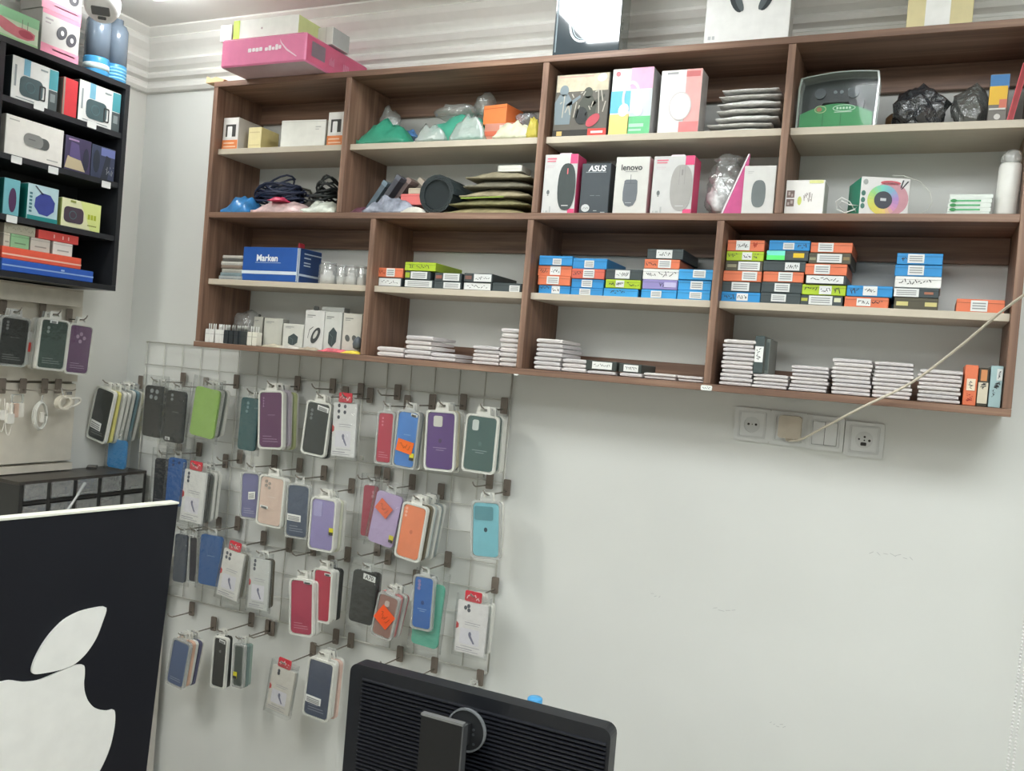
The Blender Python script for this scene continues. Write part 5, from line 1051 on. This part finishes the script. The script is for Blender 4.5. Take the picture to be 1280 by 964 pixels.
def lbox(name, label, x0, x1, yt, z, d, front, side=None, top=None, X=XB-.012, **k): return carton(name, label, 'box', x0, x1, yt, X, z+.0008, d, front, side, top, face='L', **k)
SW, TEAL = (232, 234, 232), (80, 160, 170)
def sp_picture(t, wd, h, u, v, a, b, c, dark=(60, 80, 84), handle=False):
    g = MB().prism(rrect((u-a-.5)*wd, (u+a-.5)*wd, (v-b)*h, (v+b)*h, min(a*wd, b*h)*.55, 4), E2, E1).build('printed_speaker', mat(c, .4, .08), t)
    MB().ring(ell((u-.5)*wd-.1*a*wd, v*h, b*h*.55, b*h*.55, 16), ell((u-.5)*wd-.1*a*wd, v*h, b*h*.45, b*h*.45, 16), E3, E2).build('printed_ring', mat(tuple(int(x*1.4) for x in dark), .4), g)
    if handle: MB().ring(rrect((u+a*.7-.5)*wd, (u+a*1.25-.5)*wd, (v-b*.9)*h, (v+b*.6)*h, .004, 3), rrect((u+a*.82-.5)*wd, (u+a*1.15-.5)*wd, (v-b*.75)*h, (v+b*.45)*h, .003, 3), E3, E2).build('printed_strap', mat((54, 58, 60), .4), t)
    return g
def speaker_carton(label, x0, x1, yt, z):
    t, wd, h = lbox('speaker_box', label, x0, x1, yt, z, .11, SW, (52, 60, 64))
    flats('teal_band', [uv(wd, h, .24, .38, .62, 1)], E1, (120, 176, 200), t); flats('blue_corner', [uv(wd, h, .8, 1, .5, .98)], E1, TEAL, t)
    flats('dark_panel', [uv(wd, h, .8, 1, 0, .48)], E1, (80, 90, 92), t)
    sp_picture(t, wd, h, .42, .36, .25, .24, (76, 96, 100), handle=True)
    flats('printed_line', [uv(wd, h, .05, .09, .3, .8), uv(wd, h, .6, .76, .86, .9), uv(wd, h, .1, .7, .05, .07)], E2, (150, 160, 162), t)
    flats('side_mark', [uv(wd, h, .84, .95, .2, .4)], E2, (140, 150, 150), t)
speaker_carton('white and teal speaker box at the left of the upper black shelf', 13, 70, 79, zsh[0])
speaker_carton('white and teal speaker box at the right of the upper black shelf', 97, 148, 108.5, zsh[0])
t, wd, h = lbox('red_box', 'narrow red box between the two white speaker boxes', 77, 95, 99, zsh[0], .13, (214, 62, 70), (128, 120, 112), (150, 140, 130)); flats('grey_edge', [uv(wd, h, 0, .12, 0, 1)], E1, (150, 140, 128), t)
t, wd, h = lbox('speaker_box', 'long white box picturing two grey pill-shaped speakers on the second black shelf', 5, 77, 153, zsh[1], .12, (236, 234, 228), (196, 194, 188))
MB().prism([(x+.10*wd, z+.48*h) for x, z in rrect(-.15*wd, .15*wd, -.15*h, .15*h, .14*h, 5)], E2, E1).build('printed_speaker', mat((92, 96, 96), .4), t)
MB().prism([(x-.03*wd, z+.50*h) for x, z in rrect(-.17*wd, .17*wd, -.17*h, .17*h, .16*h, 5)], E3, E2-.0001).build('printed_speaker', mat((138, 140, 138), .4), t); flats('printed_line', [rect(-.12*wd, .0, .50*h, .53*h)], E4, (110, 112, 112), t)
flats('printed_line', [uv(wd, h, .05, .22, .88, .91), uv(wd, h, .72, .92, .1, .13)], E1, (180, 180, 176), t)
t, wd, h = lbox('speaker_box', 'dark purple photo-printed box right of the long white one on the black shelf', 80, 112, 173, zsh[1], .10, (72, 66, 96), (44, 44, 56))
flats('printed_glow', [[(-.5*wd, .06*h), (.3*wd, .05*h), (.1*wd, .38*h), (-.4*wd, .42*h)]], E1, (196, 182, 150), t); flats('printed_shape', [[(-.35*wd, .40*h), (.1*wd, .36*h), (.0, .8*h), (-.3*wd, .85*h)]], E2, (96, 84, 130), t)
flats('printed_shape', [ell(.30*wd, .42*h, .12*wd, .34*h, 12)], E2, (50, 52, 70), t); flats('printed_line', [uv(wd, h, .1, .5, .88, .93)], E2, (180, 150, 190), t)
t, wd, h = lbox('speaker_box', 'dark blue photo-printed box at the right end of the second black shelf', 113, 142, 184, zsh[1], .10, (64, 72, 96), (44, 48, 56))
flats('printed_sky', [uv(wd, h, .38, .98, .72, .97)], E1, (112, 122, 176), t); flats('printed_shape', [[(-.1*wd, 0), (.2*wd, 0), (.3*wd, .7*h), (.1*wd, .75*h)], ell(-.3*wd, .5*h, .14*wd, .36*h, 12)], E2, (48, 54, 66), t); flats('printed_light', scribble(.1*wd, .45*wd, .1*h, .5*h, 8, .0009, 3), E3, (150, 156, 160), t)
t, wd, h = lbox('speaker_box', 'teal box with a purple speaker picture, cut by the left frame edge', 3, 23, 224, zsh[2], .10, (120, 186, 196), (36, 116, 112)); MB().prism(ell(.05*wd, .42*h, .24*wd, .34*h, 20), E2, E1).build('printed_speaker', mat((84, 56, 90), .4), t)
t, wd, h = lbox('speaker_box', 'teal box with a round blue speaker picture on the third black shelf', 33, 71, 233, zsh[2], .10, (186, 214, 220), (24, 110, 104))
MB().prism(ell(.05*wd, .48*h, .35*wd, .33*h, 8, .3), E2, E1).build('printed_speaker', mat((64, 76, 150), .4, .1), t); flats('printed_word', [rect(-.45*wd, -.36*wd, h*(.2+.1*i), h*(.26+.1*i)) for i in range(6)], E1, (70, 120, 130), t); flats('teal_edge', [uv(wd, h, 0, 1, 0, .12)], E1, (40, 140, 140), t)
flats('printed_strap', [[(-.3*wd, .95*h), (-.26*wd, .97*h), (.0, .76*h), (-.05*wd, .74*h)]], E2, (70, 76, 90), t)
t, wd, h = lbox('speaker_box', 'white and lime box with a dark purple speaker picture, right on the third black shelf', 76, 124, 252, zsh[2], .09, (230, 232, 190), (180, 190, 110))
flats('lime_corner', [[(-.05*wd, h), (.5*wd, h), (.5*wd, 0), (.25*wd, 0)][::-1]], E1, (222, 232, 150), t); sp_picture(t, wd, h, .30, .44, .25, .28, (78, 66, 78)); flats('printed_word', [uv(wd, h, .66, .72, .40, .58), uv(wd, h, .74, .8, .40, .58), uv(wd, h, .82, .88, .40, .58)], E2, (170, 186, 40), t)
flats('printed_line', [uv(wd, h, .66, .9, .16, .2)], E2, (150, 160, 80), t); flats('printed_mark', [uv(wd, h, .2, .34, .88, .96)], E2, (150, 160, 80), t)
zq = zBt+q+.0003
t, wd, h = lbox('long_box', 'long blue box with a white stripe at the bottom of the black shelf', 2, 116, 343, zq, .09, (44, 92, 184), (36, 76, 140), X=XB-.006, h=.034); flats('white_stripe', [uv(wd, h, 0, 1, .42, .54)], E1, (150, 180, 226), t); flats('printed_mark', [uv(wd, h, .62, .66, .6, .75)], E1, (170, 196, 236), t)
t, wd, h = lbox('long_box', 'long orange box with a white stripe lying on the blue box', 2, 101, 333, zq+.0348, .09, (232, 96, 72), (190, 70, 50), X=XB-.010, h=.033); flats('white_stripe', [uv(wd, h, 0, 1, .30, .44)], E1, (244, 196, 176), t)
zr = zq+.0345+.0340
for i, (x0, x1, yt, c, lab) in enumerate(((4, 12, 296, (214, 208, 190), 'small beige box at the left on the orange box'), (13, 36, 312, (150, 196, 150), 'small pale green box on the orange box'), (38, 62, 317, (206, 200, 190), 'small beige box right of the pale green one'), (66, 90, 318, (230, 226, 220), 'small white box under the red box'))):
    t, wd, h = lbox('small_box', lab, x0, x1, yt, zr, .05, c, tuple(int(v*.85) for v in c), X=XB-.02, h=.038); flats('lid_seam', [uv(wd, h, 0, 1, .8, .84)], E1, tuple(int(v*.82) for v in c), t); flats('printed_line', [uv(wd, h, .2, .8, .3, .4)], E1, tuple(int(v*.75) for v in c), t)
t, wd, h = lbox('small_box', 'flat red box lying on the small white and beige boxes', 48, 98, 306, zr+.0385, .06, (222, 84, 78), (180, 60, 60), X=XB-.018, h=.026); flats('printed_mark', [uv(wd, h, .36, .39, .3, .7), uv(wd, h, .58, .61, .3, .7), uv(wd, h, .72, .75, .3, .7)], E1, (242, 190, 184), t)
t, wd, h = lbox('small_box', 'beige patterned box behind the pale green one on the black shelf', 5, 44, 294, zr+.0385, .06, (190, 186, 166), (170, 160, 140), X=XB-.022, h=.028); flats('printed_pattern', scribble(-.45*wd, .45*wd, .15*h, .9*h, 14, .001, 6), E1, (160, 158, 138), t)
# on top of the black shelf
zt_ = zT+.0005
t, wd, h = lbox('toy_box', 'pale green box picturing a pink car-shaped speaker on top of the black shelf', -22, 47, 12, zt_, .10, (206, 224, 196), (150, 190, 150))
flats('green_panel', [uv(wd, h, 0, 1, .66, 1)], E1, (150, 206, 160), t); flats('green_edge', [uv(wd, h, 0, 1, 0, .10)], E1, (170, 214, 160), t)
P = [(-.30*wd, .62*h), (-.28*wd, .36*h), (-.12*wd, .22*h), (.12*wd, .14*h), (.30*wd, .16*h), (.42*wd, .26*h), (.43*wd, .44*h), (.34*wd, .50*h), (.22*wd, .52*h), (.1*wd, .50*h), (-.05*wd, .58*h), (-.2*wd, .66*h)]
g = MB().prism(P, E2, E1).build('printed_car', mat((206, 120, 130), .4, .1), t); MB().flat(ell(.26*wd, .34*h, .14*wd, .13*h, 14), E3).build('printed_speaker', mat((176, 76, 92), .4), g); flats('printed_line', [rect(.18*wd, .19*wd, .5*h, .8*h), rect(.28*wd, .29*wd, .5*h, .78*h)], E2, (120, 110, 100), t)
def hp_box(label, x0, x1, yt, z, hh, g_):
    t, wd, h = lbox('headphone_box', label, x0, x1, yt, z, .09, (206, 204, 200), (176, 172, 170), h=hh, X=XB-.02)
    flats('pink_band', [uv(wd, h, 0, 1, 0, .24)], E1, (236, 150, 176), t); flats('pink_top', [uv(wd, h, 0, 1, .9, 1)], E1, (230, 140, 166), t)
    for s, u, v in ((-1, .52, .60), (1, .78, .52)):
        k = MB().prism(ell((u-.5)*wd, v*h, .125*wd, .17*h, 16, -.5), E2, E1).build('printed_earcup', mat((70, 70, 78), .4), t); MB().flat(ell((u-.5)*wd+.01*wd, v*h, .045*wd, .06*h, 12), E3).build('printed_glint', mat((226, 226, 226), .4), k)
    flats('printed_line', [uv(wd, h, .08, .28, .78, .82), uv(wd, h, .08, .22, .70, .73), uv(wd, h, .3, .9, .14, .17)], E1, (170, 160, 162), t)
    return h
p0 = PX(75, 66, XB-.02); zz = Zat(20, XB-.02, p0.y)-zt_
hp_box('grey and pink box picturing two round pads, lower of the stacked pair', 50, 97, 20, zt_, zz, 0)
hp_box('grey and pink headphone box stacked on the lower one on the black shelf', 52, 101, 0, zt_+zz+.0006, .11, 1)
t, wd, h = lbox('small_box', 'grey white box behind the green toy box on top of the black shelf', 34, 49, -8, zt_, .05, (196, 192, 184), (170, 166, 160), X=XB-.105, h=.175); flats('printed_mark', [uv(wd, h, .3, .7, .70, .80)], E1, (120, 116, 112), t)
for i, (px, xw, lab) in enumerate(((119, .0, 'dark bottle with a blue label, left one on top of the black shelf'), (142, .0, 'dark bottle with a ribbed blue base, at the right end of the black shelf top'))):
    Xb_ = XB-.05; y_ = Yat(px, Xb_, zt_); r_ = (Yat(px+(13 if i == 0 else 11.5), Xb_, zt_)-Yat(px-(13 if i == 0 else 11.5), Xb_, zt_))/2
    t = thing('spray_bottle', lab, 'bottle', (Xb_, y_, zt_))
    MB().lathe([(r_*.95, 0), (r_, .004), (r_, .052), (r_*.97, .056)]+([] if i == 0 else []), 22).build('blue_base', mat((72, 154, 206), .25, .1, 30), t, True)
    if i: 
        for k in range(4): MB().lathe([(r_*1.0, 0), (r_*1.03, .003), (r_*1.0, .006)], 22).build('base_rib', mat((130, 194, 226), .25), t, True, (0, 0, .010+k*.010))
    else: MB().lathe([(r_*1.01, .018), (r_*1.01, .036)], 22).build('white_label', mat((206, 224, 224), .4), t, True)
    MB().lathe([(r_*.97, .0562), (r_*.97, .165), (r_*.8, .18), (r_*.5, .186), (r_*.5, .20)], 22).build('bottle_body', mat((112, 126, 142), .15, .08, 20, coat=.6), t, True)
# security camera under the ceiling
p = PZ(128, 6, ZC-.105)
t = thing('security_camera', 'white dome security camera hanging at the top left corner', 'camera', (p.x, p.y, ZC-.0005))
MB().lathe([(.05, 0), (.05, -.016), (.022, -.02), (.022, -.07)], 24).build('camera_mount', mat((232, 232, 230), .35), t, True)
dv = (CAM-Vector((p.x, p.y, ZC-.05))).normalized()*.6+Vector((.0, -.2, -.75)); dv.normalize()
qr = dv.to_track_quat('Z', 'Y')
body = MB().lathe([(.012, -.052), (.034, -.046), (.046, -.024), (.048, 0), (.044, .018), (.036, .024)], 24).build('camera_body', mat((236, 236, 234), .3), t, True, (0, 0, -.108)); body.rotation_euler = qr.to_euler()
MB().prism(rrect(-.024, .024, -.012, .014, .003, 3), -.0275, -.024).build('lens_window', mat((96, 98, 98), .2), body).rotation_euler = (-math.pi/2, 0, 0)
MB().prism(rrect(-.010, .012, -.026, -.018, .002, 2), -.0268, -.024).build('sensor_window', mat((90, 92, 92), .25), body).rotation_euler = (-math.pi/2, 0, 0)
# ------------------------------------------------------------------ slatted display panel on the left wall
XP = XL+.03
sp_ = thing('slat_panel', 'off-white slatted display panel under the black shelf', 'panel', (0, 0, 0))
pe = PX(104, 375, XP).y; zp = [PX(104, 383, XP).z, PX(82, 580, XP).z]
pm = mat((214, 208, 194), .5, .05, 20); gmz = mat((150, 142, 128), .6, .05)
zl1 = PX(60, 478, XP).z
MB().box(XL+.0008, XP, yL, pe, zl1+.004, zp[0]).build('panel_board', pm, sp_); MB().box(XL+.0008, XP, yL, pe-.004, zp[1]+.012, zl1-.004).build('panel_board', pm, sp_)
MB().box(XL+.0008, XL+.012, yL, pe-.006, zl1-.004, zl1+.004).build('slot_rail', gmz, sp_)
MB().box(XL+.0008, XP+.006, yL, pe-.002, zp[1]-.018, zp[1]+.004).build('lower_trim', pm, sp_)
za, zb_ = PX(60, 380, XP+.05).z, PX(60, 360, XP+.05).z
MB().box(XL+.0008, XP+.045, yL, Yat(103, XP+.045, za), za, zb_).build('upper_ledge', mat((206, 200, 186), .5, .06), sp_)
MB().box(XL+.0008, XP+.05, yL, Yat(103, XP+.05, za)+.0, zb_+.0003, zb_+.006).build('ledge_cap', mat((190, 182, 166), .5, .06), sp_)
pk = dict(wall='L', Y=XP+.085, step=.012)
def lpack(desc, TL, TR, BL, c, **o): pack(desc, TL, TR, BL, c, **{**pk, **o})
lpack('black case in a clear tray, outermost on the slatted panel', (2, 393), (40, 397), (-6, 456), (58, 66, 66), style='clear', behind=[W1, W1], cams=[(.2,.09,.004),(.2,.16,.004),(.2,.23,.004)], word=1, print=2)
lpack('dark green case in the middle of the slatted panel', (52, 396), (88, 403), (44, 461), (66, 84, 78), style='tray', behind=[W1, W2, W1], cams=[(.25,.16,.005),(.25,.24,.005)], label=(.30,.56,.03,.09,.0), print=2)
lpack('muted purple case with four camera holes on the slatted panel', (88, 403), (118, 410), (80, 467), (106, 74, 108), style='tray', behind=[W1], cams=[(.5,.17,.006),(.34,.23,.006),(.66,.25,.006),(.48,.33,.006)], print=2)
t_ = PX(40, 436, XP+.06); t = thing('red_sticker_pack', 'small pack with a red mark between the black and green cases on the panel', 'pack', (XP+.05, t_.y, t_.z), math.pi/2); MB().prism(rrect(-.012, .012, -.05, .05, .004, 3), 0, .008).build('pack', TRC, t); MB().prism(rrect(-.010, .010, -.010, .018, .002, 2), -.0012, 0).build('red_mark', mat((190, 60, 52), .5), t)
# white chargers and cables on the second rail
CW = mat((226, 222, 212), .45, .05)
def lhook(px, py, label):
    p = PX(px, py, XL+.0485); hook(p.y, p.z, XP+.1, label, .006, XL+.0485, 'L'); return p
for px, lab in ((2, 'hook with white earphones at the left edge of the panel'), (28, 'hook with a white charger on the panel rail'), (55, 'hook with a white cable coil on the panel rail'), (72, 'hook with a rolled white cable on the panel rail')):
    lhook(px, 487, lab)
p = PX(24, 512, XP+.07); t = thing('white_charger', 'boxy white charger with beige seams hanging on the panel rail', 'charger', (XP+.07, p.y, p.z), math.pi/2)
for k in range(3): MB().prism(rrect(-.03+k*.016, -.018+k*.020, -.024, .018, .003, 3), .004*k, .004*k+.022).build('charger_body', CW if k != 1 else mat((206, 178, 160), .5), t)
MB().ring(rrect(-.02, .02, .018, .045, .004, 3), rrect(-.015, .015, .021, .042, .003, 3), .01, .013).build('hang_loop', TRC, t)
p = PX(52, 520, XP+.06); t = thing('cable_coil', 'oval coil of white cable hanging on the panel rail', 'cable', (XP+.06, p.y, p.z), math.pi/2)
mb = MB()
for k in range(4): mb.tube([((.019+.003*(k % 2))*math.cos(2*math.pi*i/20), .004*k, (.040+.002*(k % 3))*math.sin(2*math.pi*i/20)) for i in range(21)], .0026, 6)
mb.build('cable_loops', mat((214, 214, 206), .4, .05), t, True); MB().prism(rrect(-.006, .006, -.02, .012, .002, 2), -.004, .0).build('cable_plug', CW, t)
MB().tube([(0, .006, .040), (.002, .004, .062)], .002, 5).build('hang_strip', TRC, t)
p = PX(84, 503, XP+.07); t = thing('cable_coil', 'rolled flat white cable with a silver end at the panel corner', 'cable', (XP+.07, p.y, p.z), math.pi/2)
mb = MB(); mb.ring(ell(-.012, 0, .026, .022, 20, .4), ell(-.012, 0, .018, .014, 20, .4), -.008, .012); mb.build('cable_loops', mat((222, 216, 200), .4, .05), t)
mb = MB(); mb.tube(smooth_path([(-.02, .0, .018), (.01, .002, .012), (.045, .004, .012), (.052, .006, .0), (.03, .004, -.012), (.0, .0, -.016)], 5), .0042, 6); mb.build('cable_strap', CW, t, True)
MB().box(-.006, .012, -.004, .004, .024, .034).build('cable_end', mat((206, 204, 200), .2, .02, metal=.8), t)
MB().tube([(-.012, .004, .02), (-.02, .006, .045)], .002, 5).build('hang_strip', TRC, t)
for k, (px, py) in enumerate(((3, 520), (9, 524))):
    p = PX(px, py, XP+.06); t = thing('earphones', f"white wired earphones hanging at the left edge of the panel, {'left' if k == 0 else 'right'} pair", 'earphones', (XP+.06+k*.01, p.y, p.z), math.pi/2)
    mb = MB(); mb.tube(smooth_path([(-.008, 0, .05), (-.012, .002, .01), (-.006, .003, -.035), (.004, .002, -.045), (.008, 0, -.01), (.004, 0, .05)], 5), .0018, 5); mb.build('earphone_cord', CW, t, True)
    MB().prism(rrect(-.012, .010, -.012, .018, .004, 3), -.008, .0).build('earphone_card', mat((222, 220, 212), .5), t)

# ------------------------------------------------------------------ counters and the black drawer organiser
CH = ZB-.70
ct = thing('left_counter', 'low pale counter under the slatted panel on the left wall', 'counter', (0, 0, 0))
MB().box(XL+.001, -2.20, yL-.3, YW-.02, CH-.03, CH).build('counter_top', mat((190, 184, 172), .4, .05), ct); MB().box(XL+.001, -2.24, yL-.28, YW-.03, .0, CH-.031).build('counter_body', mat((206, 202, 194), .5, .04), ct)
OX = -2.37; ya, yb2 = PX(25, 600, OX).y, YW-.03; zo1 = PX(90, 597, OX).z; rows = 4; ncol = 5
og = thing('drawer_organizer', 'black plastic drawer organiser with clear drawers behind the black board', 'organizer', (OX, ya, CH+.0005), math.pi/2)
OB = mat((46, 46, 44), .4, .08, 40); LWd = yb2-ya; OD = OX-XL-.008; OH = zo1-CH-.0005; ft = .013
MB().box(0, LWd, 0, OD, OH-.010, OH).build('top_plate', mat((62, 58, 54), .35, .15, 25), og); MB().box(0, LWd, 0, OD, 0, .010).build('base_plate', OB, og); MB().box(0, LWd, OD-.006, OD, .0105, OH-.0105).build('back_plate', OB, og)
for i in range(ncol+1):
    x = i*(LWd-ft)/ncol; MB().box(x, x+ft, .0, OD-.0065, .0105, OH-.0105).build('upright', OB, og)
for j in range(1, rows):
    z = OH*j/rows
    for i in range(ncol):
        x = i*(LWd-ft)/ncol+ft+.0004; MB().box(x, x+(LWd-ft)/ncol-ft-.0008, .0, OD-.007, z-.0045, z+.0045).build('divider_rail', OB, og)
DRW = clear((196, 198, 196), .30, .4, 40, .12, .22)
for j in range(rows):
    for i in range(ncol):
        x0 = i*(LWd-ft)/ncol+ft+.002; x1 = (i+1)*(LWd-ft)/ncol-.002; z0 = OH*j/rows+.008; z1 = OH*(j+1)/rows-.008
        t = MB().box(x0, x1, -.004, .0, z0, z1).build('drawer', DRW, og)
        MB().box(x0+.002, x1-.002, .03, OD-.01, z0, z0+(z1-z0)*.6).build('drawer_contents', mat((128+8*((i+j) % 3), 122, 116), .6, .4, 70), t)
        MB().box(x0+(x1-x0)*.25, x1-(x1-x0)*.25, -.010, -.0042, z0+.004, z0+.010).build('drawer_pull', DRW, t)
p = PZ(125, 585, CH+OH+.0015)
flats_o = MB().box(-.012, .012, -.03, .03, 0, .004); 
for k, (px, py, a) in enumerate(((52, 588, .5), (72, 587, .6), (115, 585, .8))):
    q2 = PZ(px, py, CH+OH+.0012); t = thing('phone_pouch', f"flat dark packet lying on the black organiser, {['left', 'middle', 'right'][k]} one", 'packet', q2, a); MB().prism(rrect(-.016, .016, 0, .006, .002, 2), -.03, .03).build('packet', mat((58, 56, 54), .4, .2, 50), t); MB().box(-.012, .012, -.025, .01, .0062, .0068).build('packet_label', mat((110, 106, 100), .4), t)
p1, p2 = PX(106, 604, OX+.022), PX(82, 640, OX+.03)
mb = MB(); mb.tube([p1, (p1+p2)/2+Vector((.004, 0, 0)), p2+(p2-p1)*.4], [.006, .004, .006], 6); tag(mb.build('clear_tape', clear((226, 230, 230), .45, .3, 40, .1, .3), None, True), 'strip of clear film hanging across the front of the black organiser', 'film')

# ------------------------------------------------------------------ desk, monitor, board, bottle
DK = ZB-1.1
dk = thing('desk', 'pale desk carrying the monitor and the black board below the frame', 'desk', (0, 0, 0))
MB().box(-2.15, .15, -1.45, -.42, DK-.03, DK).build('desk_top', mat((186, 178, 166), .4, .06), dk)
for x in (-2.12, .06): MB().box(x, x+.05, -1.42, -.45, 0, DK-.031).build('desk_leg', mat((150, 144, 134), .5, .05), dk)
YM = -.70
A, B = PY(437, 829, YM), PY(763, 917, YM); mw = B.x-A.x; mh = .33; ztop = (A.z+B.z)/2+.002
mo = thing('computer_monitor', 'black computer monitor seen from behind at the bottom of the view', 'monitor', ((A.x+B.x)/2, YM, DK))
MBK = mat((22, 25, 31), .4, .08, 40); zt2 = ztop-DK
MB().prism(rrect(-mw/2, mw/2, zt2-mh, zt2, .016, 5), .004, .036).build('monitor_shell', MBK, mo)
MB().prism(rrect(-mw/2+.004, mw/2-.004, zt2-mh+.004, zt2-.004, .014, 5), .036, .044).build('bezel', mat((30, 32, 34), .4), mo)
MB().prism(rrect(-mw/2+.012, mw/2-.012, zt2-mh+.012, zt2-.012, .01, 4), .044, .046).build('screen', mat((16, 18, 22), .1, .02), mo)
mb = MB(); n_ = 40; prf = []
x0, x1 = -mw/2+.028, mw/2-.006
vs = []; zz0, zz1 = zt2-.022, zt2-mh+.02
for i in range(n_+1):
    z = zz0+(zz1-zz0)*i/n_; dz = (zz1-zz0)/n_
    for zz_, y in ((z, .004), (z+dz*.25, .0005), (z+dz*.55, .0005), (z+dz*.8, .004)): vs += [(x0, y, zz_), (x1, y, zz_)]
k = len(vs)//2; mb.add(vs, [(2*i+1, 2*i, 2*i+2, 2*i+3) for i in range(k-1)]); mb.build('ridged_back', mat((20, 23, 31), .42, .1, 40), mo)
p = PY(577, 917, YM-.02); cxm = p.x-(A.x+B.x)/2; czm = p.z-DK
MB().prism(ell(cxm, czm, .0335, .0335, 28), -.004, .004).build('mount_disc', mat((40, 42, 44), .5), mo)
MB().ring(ell(cxm, czm, .0365, .0365, 32), ell(cxm, czm, .0337, .0337, 32), -.006, .0).build('mount_ring', mat((124, 128, 130), .35, .05), mo)
for dx, dz in ((.014, .004), (.014, -.004), (.016, -.02)): MB().prism(ell(cxm+dx, czm+dz, .0022, .0022, 8), -.0055, -.004).build('mount_screw', mat((110, 114, 118), .3, .0, metal=.7), mo)
C1, C2 = PY(527, 891, YM-.075), PY(578, 907, YM-.075); ca, cb = C1.x-(A.x+B.x)/2, C2.x-(A.x+B.x)/2; ctz = (C1.z+C2.z)/2-DK
MB().prism(rrect(ca, cb, .012, ctz-.003, .003, 2), -.075, -.060).build('stand_column', mat((18, 20, 23), .35, .06), mo)
MB().prism(rrect(ca-.001, cb+.001, ctz-.003, ctz+.001, .001, 2), -.0755, -.0655).build('column_cap', mat((150, 152, 152), .3, .1, metal=.5), mo)
MB().box(cb+.0002, cb+.003, -.0755, -.060, .02, ctz-.003).build('column_trim', mat((92, 94, 96), .35, .05, metal=.4), mo)
MB().box((ca+cb)/2-.02, (ca+cb)/2+.02, -.0595, -.006, czm-.02, czm+.015).build('stand_arm', mat((36, 38, 40), .4), mo)
MB().prism(rrect(-.12+(ca+cb)/2, .12+(ca+cb)/2, -.16, .10, .03, 5), 0, .012, M=Matrix(((1, 0, 0, 0), (0, 0, 1, 0), (0, 1, 0, 0), (0, 0, 0, 1)))).build('stand_base', MBK, mo)
p = PY(668, 884, -.5); t = thing('blue_capped_bottle', 'clear bottle with a blue cap peeping over the monitor', 'bottle', (p.x, -.5, DK+.0005)); bh = p.z-DK+.012
MB().lathe([(.03, 0), (.032, .005), (.032, bh-.08), (.02, bh-.03), (.0125, bh-.018)], 18).build('bottle_body', clear((220, 230, 236), .2, .1, 20, .08, .3), t, True)
MB().lathe([(.0125, bh-.017), (.0142, bh-.015), (.0142, bh+.004), (.012, bh+.006)], 18).build('bottle_cap', mat((76, 160, 214), .35, .05), t, True)
# black board with the white emblem, standing on the desk
th = math.radians(81.0); nrm = Vector((math.sin(th), -math.cos(th), 0)); tng = Vector((math.cos(th), math.sin(th), 0))
Bc = CAM+ray(223, 630)*1.62
def bhit(px, py):
    r_ = ray(px, py); return CAM+r_*((Bc-CAM).dot(nrm)/r_.dot(nrm))
zt3 = Bc.z; bd = thing('emblem_board', 'large black board with a white bitten apple emblem at the lower left', 'board', (Bc.x, Bc.y, DK+.0005), th)
H_ = zt3-DK-.0005; LB = (bhit(0, 651)-Bc).length+.25
low = bhit(183, 964); lx = (low-Bc).dot(tng); lz = low.z-Bc.z; sl = lx/lz     # lean of the far edge
def loc2(px, py):
    q3 = bhit(px, py); return ((q3-Bc).dot(tng), q3.z-DK-.0005)
poly = [(-LB, 0), (-H_*sl, 0), (0, H_), (-LB, H_)]
MB().prism(poly, 0, .022).build('board_panel', mat((15, 17, 26), .5, .08, 8, spec=.3), bd)
MB().prism([(-LB, H_+.0003), (0, H_+.0003), (0, H_+.0036), (-LB, H_+.0036)], -.002, .022).build('edge_strip', mat((226, 226, 212), .5, .03), bd)
leaf = [(131,759),(126,778),(118,798),(106,816),(92,829),(76,836),(58,840),(42,842),(38,838),(41,826),(50,808),(62,791),(78,775),(96,765),(114,760)]
body_ = [(103,831),(104,842),(103,853),(104,864),(108,875),(115,883),(124,887),(133,888),(141,887),(142,900),(140,915),(136,932),(130,948),(122,964),(112,980),(98,996),(80,1006),(58,1010),(38,1008),(20,1003),(4,1002),(-14,1006),(-32,1012),(-52,1012),(-72,1000),(-92,972),(-106,938),(-112,905),(-108,880),(-98,862),(-82,852),(-62,848),(-42,848),(-22,851),(-6,853),(10,850),(28,852),(46,850),(64,843),(84,834),(93,831)]
EM = mat((232, 232, 228), .5, .03)
for nm, P in (('emblem_leaf', leaf), ('emblem_body', body_)):
    L2 = [loc2(*p) for p in P]; n_ = len(L2); c2 = []
    for i in range(n_):
        a, b, c, d = [Vector(L2[(i+k) % n_]) for k in (-1, 0, 1, 2)]
        for k in range(4):
            u = k/4; c2.append(tuple(b*(2*u**3-3*u*u+1)+(c-a)*.42*(u**3-2*u*u+u)+c*(3*u*u-2*u**3)+(d-b)*.42*(u**3-u*u)))
    L2 = c2
    ar = sum(L2[i][0]*L2[(i+1) % len(L2)][1]-L2[(i+1) % len(L2)][0]*L2[i][1] for i in range(len(L2)))
    if ar < 0: L2 = L2[::-1]
    MB().prism(L2, -.005, -.0003).build(nm, [EM], bd)
